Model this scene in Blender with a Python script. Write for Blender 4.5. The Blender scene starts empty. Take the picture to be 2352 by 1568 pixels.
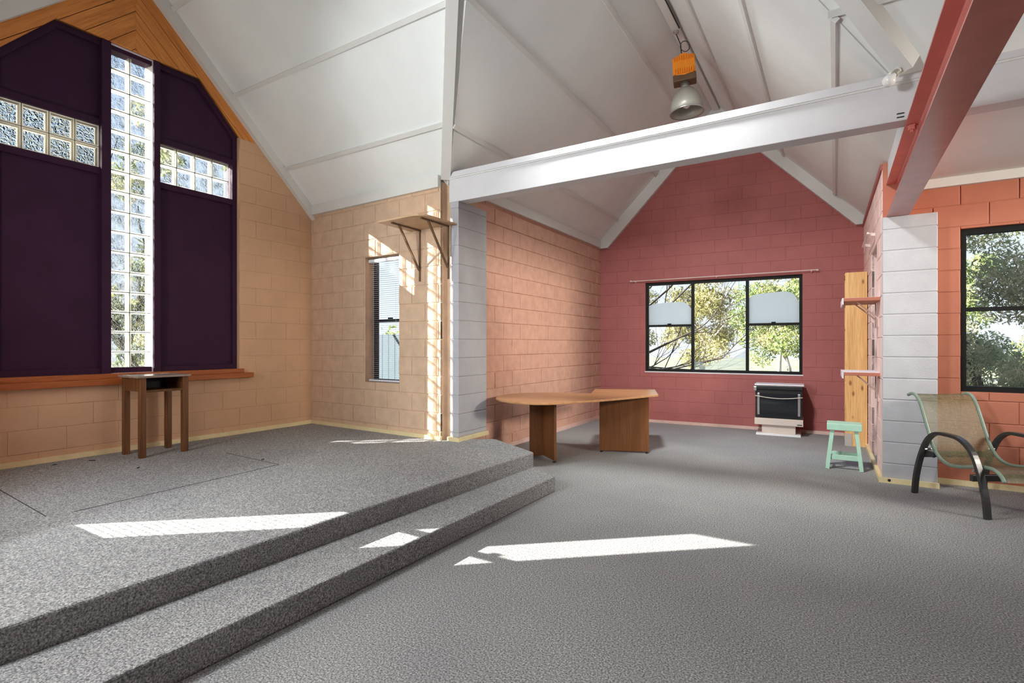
import bpy, bmesh, math, random
from mathutils import Vector, Matrix

random.seed(7)
PI = math.pi
SC = bpy.context.scene
COL = SC.collection

# ------------------------------------------------------------------ camera, world, sun, added fill lights, exposure
YAW = 0.5537
CAMZ = 1.29
cam = bpy.data.cameras.new('camera')
cam.sensor_fit = 'HORIZONTAL'
cam.sensor_width = 36.0
cam.lens = 36.0 * 1200.0 / 2352.0
cam.shift_y = 9.0 / 2352.0
cam.clip_start = 0.05
cam.clip_end = 300
cam_ob = bpy.data.objects.new('camera', cam)
cam_ob.location = (0, 0, CAMZ)
cam_ob.rotation_euler = (PI / 2, 0, YAW)
COL.objects.link(cam_ob)
SC.camera = cam_ob

SC.view_settings.view_transform = 'Standard'
SC.view_settings.look = 'None'
SC.view_settings.gamma = 1.0
SC.view_settings.use_curve_mapping = False
SC.view_settings.exposure = 0.0
SC.cycles.max_bounces = 10
SC.cycles.diffuse_bounces = 6
SC.cycles.transparent_max_bounces = 24
SC.cycles.transmission_bounces = 8
SC.cycles.caustics_reflective = False
SC.cycles.caustics_refractive = False
SC.cycles.sample_clamp_indirect = 6.0
SC.cycles.use_denoising = True
SC.cycles.use_adaptive_sampling = True

world = bpy.data.worlds.new('sky')
SC.world = world
world.use_nodes = True
nt = world.node_tree
nt.nodes.clear()
w_out = nt.nodes.new('ShaderNodeOutputWorld')
w_bg = nt.nodes.new('ShaderNodeBackground')
w_tc = nt.nodes.new('ShaderNodeTexCoord')
w_sep = nt.nodes.new('ShaderNodeSeparateXYZ')
w_rmp = nt.nodes.new('ShaderNodeValToRGB')
w_rmp.color_ramp.elements[0].position = 0.0
w_rmp.color_ramp.elements[0].color = (0.86, 0.93, 1.0, 1)
w_rmp.color_ramp.elements[1].position = 0.75
w_rmp.color_ramp.elements[1].color = (0.30, 0.52, 0.95, 1)
nt.links.new(w_tc.outputs['Generated'], w_sep.inputs[0])
nt.links.new(w_sep.outputs['Z'], w_rmp.inputs[0])
nt.links.new(w_rmp.outputs[0], w_bg.inputs[0])
nt.links.new(w_bg.outputs[0], w_out.inputs[0])
w_bg.inputs[1].default_value = 1.25

SUN_DIR = Vector((0.692, 0.598, -0.407))
sun = bpy.data.lights.new('sun', 'SUN')
sun.energy = 36.0
sun.angle = math.radians(0.3)
sun.color = (1.0, 0.95, 0.87)
sun_ob = bpy.data.objects.new('sun', sun)
sun_ob.rotation_euler = SUN_DIR.to_track_quat('-Z', 'Y').to_euler()
sun_ob.location = (-20, -20, 20)
COL.objects.link(sun_ob)


def lamp(name, loc, aim, power, size, size_y=None, color=(1, 1, 1), spread=180):
    L = bpy.data.lights.new(name, 'AREA')
    L.energy = power
    L.color = color
    if size_y:
        L.shape = 'RECTANGLE'
        L.size = size
        L.size_y = size_y
    else:
        L.shape = 'DISK'
        L.size = size
    L.spread = math.radians(spread)
    o = bpy.data.objects.new(name, L)
    o.location = loc
    o.rotation_euler = (Vector(aim) - Vector(loc)).to_track_quat('-Z', 'Y').to_euler()
    COL.objects.link(o)
    return o


lamp('hall_key', (-3.1, -1.2, 2.5), (0.3, 6.0, 1.3), 84, 0.5, color=(0.96, 1.0, 0.99))  # added unseen key light behind left, in place of a camera flash
lamp('ceiling_fill', (-3.05, -0.9, 2.9), (-0.2, 6.5, 3.0), 92, 0.8, color=(0.93, 0.97, 1.0))  # added unseen fill, lifts the nave ceiling and the rose gable
lamp('wing_fill', (4.8, 4.15, 2.5), (-3.5, 6.7, 1.4), 50, 1.0, 0.6, color=(1.0, 0.92, 0.80), spread=60)  # added area light, stands in for daylight from the wing's end window
lamp('crossing_fill', (-1.6, 3.95, 4.5), (-1.1, 7.2, 0.0), 72, 0.5, color=(0.96, 1.0, 0.99), spread=95)  # added unseen fill above the frame, brightens the far floor
lamp('stage_fill', (-4.54, 0.50, 1.6), (-2.6, 4.0, 2.4), 50, 0.55, 1.4, color=(0.94, 0.98, 1.0))  # added area light, stands in for daylight at the near-side window

# ------------------------------------------------------------------ materials
MATS = {}


def nodes_of(name):
    m = bpy.data.materials.new(name)
    m.use_nodes = True
    t = m.node_tree
    t.nodes.clear()
    out = t.nodes.new('ShaderNodeOutputMaterial')
    return m, t, out


def ramp(t, fac, stops):
    r = t.nodes.new('ShaderNodeValToRGB')
    e = r.color_ramp.elements
    e[0].position, e[0].color = stops[0][0], (*stops[0][1], 1)
    e[1].position, e[1].color = stops[-1][0], (*stops[-1][1], 1)
    for p, c in stops[1:-1]:
        x = e.new(p)
        x.color = (*c, 1)
    t.links.new(fac, r.inputs[0])
    return r.outputs[0]


def pos(t, scale=(1, 1, 1), rot=(0, 0, 0), local=False):
    if local:
        g = t.nodes.new('ShaderNodeTexCoord').outputs['Object']
    else:
        g = t.nodes.new('ShaderNodeNewGeometry').outputs['Position']
    mp = t.nodes.new('ShaderNodeMapping')
    mp.inputs['Scale'].default_value = scale
    mp.inputs['Rotation'].default_value = rot
    if any(rot):
        # rotate first, scale afterwards
        mp.inputs['Scale'].default_value = (1, 1, 1)
        t.links.new(g, mp.inputs[0])
        m2 = t.nodes.new('ShaderNodeMapping')
        m2.inputs['Scale'].default_value = scale
        t.links.new(mp.outputs[0], m2.inputs[0])
        return m2.outputs[0]
    t.links.new(g, mp.inputs[0])
    return mp.outputs[0]


def noise(t, vec, scale, detail=3, rough=0.6):
    n = t.nodes.new('ShaderNodeTexNoise')
    n.inputs['Scale'].default_value = scale
    n.inputs['Detail'].default_value = detail
    n.inputs['Roughness'].default_value = rough
    t.links.new(vec, n.inputs['Vector'])
    return n.outputs['Fac']


def bump(t, fac, strength, dist):
    b = t.nodes.new('ShaderNodeBump')
    b.inputs['Strength'].default_value = strength
    b.inputs['Distance'].default_value = dist
    t.links.new(fac, b.inputs['Height'])
    return b.outputs[0]


def principled(t, out, rough=0.6, spec=0.3, metal=0.0):
    p = t.nodes.new('ShaderNodeBsdfPrincipled')
    p.inputs['Roughness'].default_value = rough
    p.inputs['Specular IOR Level'].default_value = spec
    p.inputs['Metallic'].default_value = metal
    t.links.new(p.outputs[0], out.inputs[0])
    return p


def paint(name, col, rough=0.6, spec=0.3, metal=0.0, var=0.08, vscale=3.0, bs=0.0, bscale=60, bdist=0.004, local=False):
    m, t, out = nodes_of(name)
    p = principled(t, out, rough, spec, metal)
    v = pos(t, local=local)
    lo = tuple(c * (1 - var) for c in col)
    hi = tuple(min(1, c * (1 + var)) for c in col)
    c = ramp(t, noise(t, v, vscale, 4), [(0.3, lo), (0.7, hi)])
    t.links.new(c, p.inputs['Base Color'])
    if bs:
        t.links.new(bump(t, noise(t, v, bscale, 4, 0.7), bs, bdist), p.inputs['Normal'])
    MATS[name] = m
    return m


def wood(name, dark, light, along='z', grain=1.0, rough=0.45, spec=0.35, rot=(0, 0, 0), knots=0.0, local=False):
    m, t, out = nodes_of(name)
    p = principled(t, out, rough, spec)
    a, b = 0.8, 14.0
    sc = {'x': (a, b, b), 'y': (b, a, b), 'z': (b, b, a)}[along]
    v = pos(t, tuple(s * grain for s in sc), rot, local)
    f = noise(t, v, 1.6, 5, 0.62)
    v2 = pos(t, tuple(s * grain * 3.2 for s in sc), rot, local)
    f2 = noise(t, v2, 2.0, 3, 0.6)
    mid = tuple((x + y) / 2 for x, y in zip(dark, light))
    c1 = ramp(t, f, [(0.28, dark), (0.5, mid), (0.72, light)])
    mx = t.nodes.new('ShaderNodeMix')
    mx.data_type = 'RGBA'
    mx.blend_type = 'MULTIPLY'
    mx.inputs[0].default_value = 0.6
    t.links.new(c1, mx.inputs[6])
    t.links.new(ramp(t, f2, [(0.3, (0.72, 0.68, 0.62)), (0.6, (1, 1, 1))]), mx.inputs[7])
    c = mx.outputs[2]
    if knots:
        kn = {'x': (1.2, 2.6, 2.6), 'y': (2.6, 1.2, 2.6), 'z': (2.6, 2.6, 1.2)}[along]
        vo = t.nodes.new('ShaderNodeTexVoronoi')
        vo.inputs['Scale'].default_value = knots
        t.links.new(pos(t, kn, rot, local), vo.inputs['Vector'])
        k = ramp(t, vo.outputs['Distance'], [(0.07, (0.25, 0.14, 0.08)), (0.17, (1, 1, 1))])
        m3 = t.nodes.new('ShaderNodeMix')
        m3.data_type = 'RGBA'
        m3.blend_type = 'MULTIPLY'
        m3.inputs[0].default_value = 0.8
        t.links.new(c, m3.inputs[6])
        t.links.new(k, m3.inputs[7])
        c = m3.outputs[2]
    t.links.new(c, p.inputs['Base Color'])
    t.links.new(bump(t, f2, 0.15, 0.002), p.inputs['Normal'])
    MATS[name] = m
    return m


def carpet(name):
    m, t, out = nodes_of(name)
    p = principled(t, out, 0.95, 0.1)
    v = pos(t)
    f = noise(t, v, 125, 2, 0.7)
    big = noise(t, v, 1.3, 3, 0.5)
    c = ramp(t, f, [(0.27, (0.045, 0.046, 0.048)), (0.5, (0.27, 0.27, 0.272)), (0.73, (0.62, 0.615, 0.60))])
    mx = t.nodes.new('ShaderNodeMix')
    mx.data_type = 'RGBA'
    mx.blend_type = 'MULTIPLY'
    mx.inputs[0].default_value = 1.0
    t.links.new(c, mx.inputs[6])
    t.links.new(ramp(t, big, [(0.3, (0.90, 0.90, 0.91)), (0.7, (1.06, 1.06, 1.05))]), mx.inputs[7])
    t.links.new(mx.outputs[2], p.inputs['Base Color'])
    t.links.new(bump(t, f, 0.45, 0.004), p.inputs['Normal'])
    MATS[name] = m
    return m


def clear_glass(name, gloss=0.012, tint=(0.97, 0.98, 0.98)):
    m, t, out = nodes_of(name)
    tr = t.nodes.new('ShaderNodeBsdfTransparent')
    tr.inputs[0].default_value = (*tint, 1)
    gl = t.nodes.new('ShaderNodeBsdfDiffuse')   # a trace of dust on the pane
    mx = t.nodes.new('ShaderNodeMixShader')
    mx.inputs[0].default_value = gloss
    t.links.new(tr.outputs[0], mx.inputs[1])
    t.links.new(gl.outputs[0], mx.inputs[2])
    t.links.new(mx.outputs[0], out.inputs[0])
    MATS[name] = m
    return m


def film(name, col, alpha):
    """translucent sheet that lets a share of the view through"""
    m, t, out = nodes_of(name)
    tr = t.nodes.new('ShaderNodeBsdfTransparent')
    tl = t.nodes.new('ShaderNodeBsdfTranslucent')
    tl.inputs[0].default_value = (*col, 1)
    df = t.nodes.new('ShaderNodeBsdfDiffuse')
    df.inputs[0].default_value = (*col, 1)
    a = t.nodes.new('ShaderNodeMixShader')
    a.inputs[0].default_value = 0.12
    t.links.new(tl.outputs[0], a.inputs[1])
    t.links.new(df.outputs[0], a.inputs[2])
    mx = t.nodes.new('ShaderNodeMixShader')
    mx.inputs[0].default_value = alpha
    t.links.new(tr.outputs[0], mx.inputs[1])
    t.links.new(a.outputs[0], mx.inputs[2])
    t.links.new(mx.outputs[0], out.inputs[0])
    MATS[name] = m
    return m


def wavy_glass(name, tmax=0.85):
    """cast glass of a glass block: a rippled face; part of the light goes straight through in patches"""
    m, t, out = nodes_of(name)
    v = pos(t)
    f = noise(t, v, 13, 3, 0.5)
    wv = t.nodes.new('ShaderNodeTexNoise')
    wv.inputs['Scale'].default_value = 26
    wv.inputs['Detail'].default_value = 2
    wv.inputs['Distortion'].default_value = 1.6
    t.links.new(v, wv.inputs['Vector'])
    rf = t.nodes.new('ShaderNodeBsdfRefraction')
    rf.inputs['IOR'].default_value = 1.3
    rf.inputs['Roughness'].default_value = 0.02
    rf.inputs['Color'].default_value = (0.95, 0.98, 0.97, 1)
    t.links.new(bump(t, wv.outputs['Fac'], 1.0, 0.22), rf.inputs['Normal'])
    tr = t.nodes.new('ShaderNodeBsdfTransparent')
    r = t.nodes.new('ShaderNodeMapRange')
    r.inputs['From Min'].default_value = 0.38
    r.inputs['From Max'].default_value = 0.66
    r.inputs['To Min'].default_value = 0.26 * tmax
    r.inputs['To Max'].default_value = tmax
    t.links.new(f, r.inputs[0])
    mx = t.nodes.new('ShaderNodeMixShader')
    t.links.new(r.outputs[0], mx.inputs[0])
    t.links.new(rf.outputs[0], mx.inputs[1])
    t.links.new(tr.outputs[0], mx.inputs[2])
    t.links.new(mx.outputs[0], out.inputs[0])
    MATS[name] = m
    return m


def leafmat(name, a, b, c):
    m, t, out = nodes_of(name)
    f = noise(t, pos(t), 1.7, 3, 0.7)
    col = ramp(t, f, [(0.32, a), (0.5, b), (0.68, c)])
    df = t.nodes.new('ShaderNodeBsdfDiffuse')
    tl = t.nodes.new('ShaderNodeBsdfTranslucent')
    t.links.new(col, df.inputs[0])
    t.links.new(col, tl.inputs[0])
    mx = t.nodes.new('ShaderNodeMixShader')
    mx.inputs[0].default_value = 0.35
    t.links.new(df.outputs[0], mx.inputs[1])
    t.links.new(tl.outputs[0], mx.inputs[2])
    t.links.new(mx.outputs[0], out.inputs[0])
    MATS[name] = m
    return m


def sling(name):
    m, t, out = nodes_of(name)
    v = pos(t, local=True)
    sep = t.nodes.new('ShaderNodeSeparateXYZ')
    t.links.new(v, sep.inputs[0])
    f = noise(t, pos(t, (4, 60, 4), local=True), 4, 3, 0.6)
    f2 = noise(t, pos(t, (60, 4, 60), local=True), 4, 3, 0.6)
    ad = t.nodes.new('ShaderNodeMath')
    ad.operation = 'ADD'
    t.links.new(f, ad.inputs[0])
    t.links.new(f2, ad.inputs[1])
    hf = t.nodes.new('ShaderNodeMath')
    hf.operation = 'MULTIPLY'
    hf.inputs[1].default_value = 0.5
    t.links.new(ad.outputs[0], hf.inputs[0])
    col = ramp(t, hf.outputs[0], [(0.36, (0.048, 0.044, 0.016)), (0.5, (0.120, 0.102, 0.038)), (0.64, (0.205, 0.172, 0.075))])
    df = t.nodes.new('ShaderNodeBsdfPrincipled')
    df.inputs['Roughness'].default_value = 0.5
    t.links.new(col, df.inputs['Base Color'])
    tr = t.nodes.new('ShaderNodeBsdfTransparent')
    mx = t.nodes.new('ShaderNodeMixShader')
    mx.inputs[0].default_value = 0.68
    t.links.new(tr.outputs[0], mx.inputs[1])
    t.links.new(df.outputs[0], mx.inputs[2])
    t.links.new(mx.outputs[0], out.inputs[0])
    MATS[name] = m
    return m


carpet('carpet')
paint('ceiling_white', (0.76, 0.78, 0.765), 0.8, 0.2, var=0.03, vscale=2, bs=0.25, bscale=150, bdist=0.002)
paint('beam_white', (0.60, 0.595, 0.61), 0.6, 0.2, var=0.03, vscale=5, bs=0.25, bscale=40, bdist=0.003)
paint('trim_white', (0.66, 0.66, 0.635), 0.5, 0.35, var=0.03)
paint('peach', (0.58, 0.365, 0.225), 0.55, 0.3, var=0.06, vscale=2.2, bs=0.35, bscale=110, bdist=0.003)
paint('peach_coarse', (0.60, 0.425, 0.295), 0.6, 0.3, var=0.10, vscale=9, bs=0.6, bscale=130, bdist=0.004)
paint('lit_terracotta', (0.59, 0.345, 0.26), 0.6, 0.25, var=0.10, vscale=9, bs=0.7, bscale=130, bdist=0.004)  # rose wall's paint with the warm light on wall_inner put into the colour
paint('rose', (0.375, 0.122, 0.113), 0.6, 0.25, var=0.07, vscale=3, bs=0.35, bscale=120, bdist=0.003)
paint('orange_rose', (0.45, 0.165, 0.105), 0.55, 0.3, var=0.06, vscale=3, bs=0.3, bscale=120, bdist=0.003)
paint('pink_wall', (0.80, 0.58, 0.54), 0.55, 0.3, var=0.05, vscale=3, bs=0.3, bscale=120, bdist=0.003)
paint('pier_grey', (0.43, 0.43, 0.455), 0.6, 0.25, var=0.06, vscale=6, bs=0.6, bscale=110, bdist=0.004)
paint('purple', (0.036, 0.012, 0.034), 0.6, 0.15, var=0.12, vscale=4, bs=0.1, bscale=40)
paint('cream_trim', (0.74, 0.62, 0.36), 0.5, 0.3, var=0.08, vscale=8)
paint('pink_trim', (0.66, 0.46, 0.40), 0.5, 0.3, var=0.08, vscale=8)
paint('white_sill', (0.74, 0.68, 0.72), 0.5, 0.3)
paint('red_steel', (0.56, 0.175, 0.15), 0.28, 0.8, var=0.10, vscale=6, bs=0.12, bscale=14, bdist=0.004)
paint('black_frame', (0.009, 0.010, 0.010), 0.6, 0.2, var=0.1)
paint('black_plastic', (0.015, 0.015, 0.016), 0.4, 0.4, var=0.1)
paint('white_enamel', (0.80, 0.78, 0.80), 0.3, 0.5, var=0.02)
paint('beige_enamel', (0.62, 0.53, 0.47), 0.4, 0.4, var=0.02)
paint('dark_glass', (0.010, 0.012, 0.016), 0.06, 0.6, var=0.1)
paint('chrome', (0.62, 0.62, 0.65), 0.25, 0.5, metal=0.9, var=0.05)
paint('steel', (0.42, 0.40, 0.37), 0.4, 0.5, metal=0.8, var=0.05)
paint('dome_metal', (0.36, 0.35, 0.30), 0.4, 0.5, metal=0.25, var=0.05)
paint('orange_plastic', (0.83, 0.26, 0.012), 0.4, 0.4, var=0.06, vscale=12)
paint('brown_bracket', (0.13, 0.075, 0.04), 0.5, 0.3, var=0.15, vscale=10)
paint('mint', (0.42, 0.66, 0.52), 0.5, 0.3, var=0.06, vscale=9, bs=0.15, bscale=40)
paint('rail_green', (0.20, 0.27, 0.215), 0.35, 0.5, var=0.08)
paint('chair_black', (0.030, 0.030, 0.029), 0.32, 0.6, var=0.1)
paint('rod_white', (0.76, 0.64, 0.60), 0.35, 0.5, var=0.03)
paint('slat_white', (0.74, 0.76, 0.80), 0.4, 0.4, var=0.02)
paint('block_rim', (0.86, 0.86, 0.78), 0.3, 0.5, var=0.03)
paint('lawn', (0.22, 0.23, 0.16), 0.9, 0.1, var=0.3, vscale=0.7)
paint('bark', (0.05, 0.041, 0.035), 0.9, 0.1, var=0.25, vscale=6, bs=0.4, bscale=30)
paint('pale_bark', (0.55, 0.50, 0.42), 0.9, 0.1, var=0.2, vscale=4)
paint('fence_grey', (0.060, 0.082, 0.098), 0.7, 0.2, var=0.06, vscale=1.5)
paint('fence_white', (0.75, 0.75, 0.73), 0.6, 0.2, var=0.05)
paint('brick_outside', (0.45, 0.27, 0.19), 0.8, 0.1, var=0.1)
paint('seam_dark', (0.03, 0.03, 0.03), 0.9, 0.1)
paint('bulb_white', (0.85, 0.85, 0.82), 0.2, 0.5, var=0.01)
paint('cord_cream', (0.74, 0.70, 0.60), 0.5, 0.3, var=0.02)
paint('concrete', (0.42, 0.39, 0.36), 0.8, 0.2, var=0.1)
S44 = math.radians(44.2)
wood('pine_left', (0.52, 0.175, 0.035), (0.74, 0.30, 0.075), 'y', 1.0, rot=(-S44, 0, 0), knots=1.1)
wood('pine_right', (0.53, 0.18, 0.035), (0.75, 0.31, 0.075), 'y', 1.0, rot=(S44, 0, 0), knots=1.1)
wood('pine_board', (0.62, 0.32, 0.115), (0.84, 0.54, 0.235), 'z', 0.6, knots=3.2)
wood('jarrah_sill', (0.30, 0.075, 0.020), (0.42, 0.13, 0.035), 'y', 1.0)
wood('desk_wood', (0.085, 0.034, 0.012), (0.20, 0.085, 0.030), 'z', 1.4, rough=0.4)
wood('desk_top', (0.22, 0.17, 0.14), (0.36, 0.29, 0.25), 'y', 1.4, rough=0.25, spec=0.5)
wood('beech_top', (0.40, 0.195, 0.085), (0.56, 0.30, 0.14), 'x', 0.8, rough=0.28, spec=0.5)
wood('beech_panel', (0.13, 0.048, 0.017), (0.20, 0.082, 0.030), 'z', 0.7, rough=0.35)
wood('shelf_wood', (0.46, 0.30, 0.17), (0.62, 0.43, 0.27), 'x', 0.9, rough=0.5)
clear_glass('pane_glass')
film('frost_film', (0.95, 0.97, 1.0), 0.84)
film('frost_thin', (0.85, 0.90, 0.90), 0.45)
film('clear_bulb', (0.9, 0.9, 0.88), 0.55)
wavy_glass('wavy_glass')
wavy_glass('wavy_glass_sunblock', 0.02)  # left arm's copy, shaped to keep direct sun off the far floor
leafmat('leaf_yellow', (0.13, 0.13, 0.05), (0.28, 0.26, 0.11), (0.55, 0.50, 0.30))
leafmat('leaf_green', (0.10, 0.15, 0.05), (0.22, 0.28, 0.10), (0.48, 0.46, 0.20))
leafmat('leaf_dark', (0.08, 0.12, 0.085), (0.28, 0.32, 0.17), (0.72, 0.66, 0.42))
sling('sling_weave')

# ------------------------------------------------------------------ mesh helpers


def tag(o, label=None, cat=None, group=None, kind=None):
    if label:
        o['label'] = label
    if cat:
        o['category'] = cat
    if group:
        o['group'] = group
    if kind:
        o['kind'] = kind
    return o


def obj(name, bm, mats, parent=None, M=None, smooth=False, bevel=0.0):
    me = bpy.data.meshes.new(name)
    if smooth:
        for f in bm.faces:
            f.smooth = True
    bm.to_mesh(me)
    bm.free()
    if isinstance(mats, str):
        mats = [mats]
    for m in mats:
        me.materials.append(MATS[m])
    o = bpy.data.objects.new(name, me)
    COL.objects.link(o)
    if parent is not None:
        o.parent = parent
    if M is not None:
        o.matrix_world = M
    if bevel:
        b = o.modifiers.new('bevel', 'BEVEL')
        b.width = bevel
        b.segments = 2
        b.limit_method = 'ANGLE'
        b.angle_limit = math.radians(40)
    return o


def inst(name, me, parent, loc, rot=None):
    o = bpy.data.objects.new(name, me)
    COL.objects.link(o)
    o.parent = parent
    o.location = loc
    if rot:
        o.rotation_euler = rot
    return o


def empty(name, loc=(0, 0, 0), rz=0.0):
    o = bpy.data.objects.new(name, None)
    o.empty_display_size = 0.1
    COL.objects.link(o)
    o.location = loc
    o.rotation_euler = (0, 0, rz)
    return o


def NB():
    return bmesh.new()


def box(bm, x0, x1, y0, y1, z0, z1, mi=0):
    v = [bm.verts.new(p) for p in ((x0, y0, z0), (x1, y0, z0), (x1, y1, z0), (x0, y1, z0), (x0, y0, z1), (x1, y0, z1), (x1, y1, z1), (x0, y1, z1))]
    for q in ((0, 3, 2, 1), (4, 5, 6, 7), (0, 1, 5, 4), (1, 2, 6, 5), (2, 3, 7, 6), (3, 0, 4, 7)):
        f = bm.faces.new([v[i] for i in q])
        f.material_index = mi
    return bm


def mkbox(*a):
    return box(NB(), *a)


def bar(bm, a, b, w, h, up=(0, 0, 1), mi=0):
    """rectangular bar from a to b; w across (horizontal), h along up"""
    a, b = Vector(a), Vector(b)
    d = (b - a).normalized()
    up = Vector(up)
    s = d.cross(up)
    if s.length < 1e-6:
        s = Vector((1, 0, 0))
    s.normalize()
    u = s.cross(d).normalized()
    vs = []
    for p in (a, b):
        for i, j in ((-1, -1), (1, -1), (1, 1), (-1, 1)):
            vs.append(bm.verts.new(p + s * (i * w / 2) + u * (j * h / 2)))
    for q in ((0, 3, 2, 1), (4, 5, 6, 7), (0, 1, 5, 4), (1, 2, 6, 5), (2, 3, 7, 6), (3, 0, 4, 7)):
        f = bm.faces.new([vs[i] for i in q])
        f.material_index = mi
    bmesh.ops.recalc_face_normals(bm, faces=bm.faces[:])
    return bm


def mkbar(*a, **k):
    return bar(NB(), *a, **k)


def tube(bm, pts, r, n=8, section=None, side=None):
    """swept tube through pts; r a number or list; section: list of (s,t) for a non-round profile with fixed side vector"""
    pts = [Vector(p) for p in pts]
    rings = []
    prev = None
    for i, p in enumerate(pts):
        d = (pts[min(i + 1, len(pts) - 1)] - pts[max(i - 1, 0)]).normalized()
        if side is not None:
            s = Vector(side)
            u = d.cross(s).normalized()
        else:
            ref = prev if prev is not None else (Vector((0, 0, 1)) if abs(d.z) < 0.9 else Vector((1, 0, 0)))
            s = (ref - d * ref.dot(d))
            if s.length < 1e-5:
                s = Vector((1, 0, 0))
            s.normalize()
            prev = s
            u = d.cross(s).normalized()
        rr = r[i] if isinstance(r, (list, tuple)) else r
        if section:
            ring = [bm.verts.new(p + s * a + u * b) for a, b in section]
        else:
            ring = [bm.verts.new(p + s * (rr * math.cos(2 * PI * k / n)) + u * (rr * math.sin(2 * PI * k / n))) for k in range(n)]
        rings.append(ring)
    m = len(rings[0])
    for i in range(len(rings) - 1):
        for k in range(m):
            bm.faces.new((rings[i][k], rings[i][(k + 1) % m], rings[i + 1][(k + 1) % m], rings[i + 1][k]))
    bm.faces.new(list(reversed(rings[0])))
    bm.faces.new(rings[-1])
    bmesh.ops.recalc_face_normals(bm, faces=bm.faces[:])
    return bm


def mktube(*a, **k):
    return tube(NB(), *a, **k)


def lathe(bm, prof, n=28, center=(0, 0, 0)):
    cx, cy, cz = center
    rings = []
    for r, z in prof:
        rings.append([bm.verts.new((cx + r * math.cos(2 * PI * k / n), cy + r * math.sin(2 * PI * k / n), cz + z)) for k in range(n)])
    for i in range(len(rings) - 1):
        for k in range(n):
            bm.faces.new((rings[i][k], rings[i][(k + 1) % n], rings[i + 1][(k + 1) % n], rings[i + 1][k]))
    bmesh.ops.recalc_face_normals(bm, faces=bm.faces[:])
    return bm


def prism(bm, poly, z0, z1):
    """poly of (x,y) extruded in z"""
    a = [bm.verts.new((x, y, z0)) for x, y in poly]
    b = [bm.verts.new((x, y, z1)) for x, y in poly]
    bm.faces.new(list(reversed(a)))
    bm.faces.new(b)
    n = len(poly)
    for i in range(n):
        bm.faces.new((a[i], a[(i + 1) % n], b[(i + 1) % n], b[i]))
    bmesh.ops.recalc_face_normals(bm, faces=bm.faces[:])
    return bm


def prism_y(bm, poly, y0, y1):
    """poly of (x,z) extruded in y"""
    a = [bm.verts.new((x, y0, z)) for x, z in poly]
    b = [bm.verts.new((x, y1, z)) for x, z in poly]
    bm.faces.new(list(reversed(a)))
    bm.faces.new(b)
    n = len(poly)
    for i in range(n):
        bm.faces.new((a[i], a[(i + 1) % n], b[(i + 1) % n], b[i]))
    bmesh.ops.recalc_face_normals(bm, faces=bm.faces[:])
    return bm


def clip(poly, p, n):
    """keep the side where (q-p).n <= 0"""
    out = []
    for i in range(len(poly)):
        a, b = poly[i], poly[(i + 1) % len(poly)]
        da = (a[0] - p[0]) * n[0] + (a[1] - p[1]) * n[1]
        db = (b[0] - p[0]) * n[0] + (b[1] - p[1]) * n[1]
        if da <= 1e-9:
            out.append(a)
        if (da < -1e-9 and db > 1e-9) or (da > 1e-9 and db < -1e-9):
            t = da / (da - db)
            out.append((a[0] + (b[0] - a[0]) * t, a[1] + (b[1] - a[1]) * t))
    return out


def area2(poly):
    return 0.5 * sum(poly[i][0] * poly[(i + 1) % len(poly)][1] - poly[(i + 1) % len(poly)][0] * poly[i][1] for i in range(len(poly)))


def inset(poly, d):
    """shrink a convex counter-clockwise polygon by d"""
    out = poly
    for i in range(len(poly)):
        a, b = poly[i], poly[(i + 1) % len(poly)]
        ex, ez = b[0] - a[0], b[1] - a[1]
        L = math.hypot(ex, ez)
        if L < 1e-6:
            continue
        n = (ez / L, -ex / L)
        out = clip(out, (a[0] - n[0] * d, a[1] - n[1] * d), n)
        if len(out) < 3:
            return []
    return out


def slab_mesh(name, poly, depth, proud, cham, mat_name, origin):
    """a block or board: convex polygon (u,z) with chamfered front edge; front at y=-proud, back at y=depth-proud"""
    if area2(poly) < 0:
        poly = poly[::-1]
    inner = inset(poly, cham)
    ou, oz = origin
    bm = NB()
    if len(inner) == len(poly):
        back = [bm.verts.new((u - ou, depth - proud, z - oz)) for u, z in poly]
        mid = [bm.verts.new((u - ou, -proud + cham * 0.7, z - oz)) for u, z in poly]
        fr = [bm.verts.new((u - ou, -proud, z - oz)) for u, z in inner]
        n = len(poly)
        # match inner to outer by nearest
        k0 = min(range(n), key=lambda k: (inner[k][0] - poly[0][0]) ** 2 + (inner[k][1] - poly[0][1]) ** 2)
        fr = [fr[(k0 + k) % n] for k in range(n)]
        bm.faces.new(fr)
        for i in range(n):
            j = (i + 1) % n
            bm.faces.new((mid[i], mid[j], fr[j], fr[i]))
            bm.faces.new((back[i], back[j], mid[j], mid[i]))
    else:
        fr = [bm.verts.new((u - ou, -proud, z - oz)) for u, z in poly]
        back = [bm.verts.new((u - ou, depth - proud, z - oz)) for u, z in poly]
        n = len(poly)
        bm.faces.new(fr)
        for i in range(n):
            j = (i + 1) % n
            bm.faces.new((back[i], back[j], fr[j], fr[i]))
    bmesh.ops.recalc_face_normals(bm, faces=bm.faces[:])
    me = bpy.data.meshes.new(name)
    bm.to_mesh(me)
    bm.free()
    me.materials.append(MATS[mat_name])
    return me


def frame_matrix(p0, p1):
    a = math.atan2(p1[1] - p0[1], p1[0] - p0[0])
    return Matrix.Translation((p0[0], p0[1], 0)) @ Matrix.Rotation(a, 4, 'Z')


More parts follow.
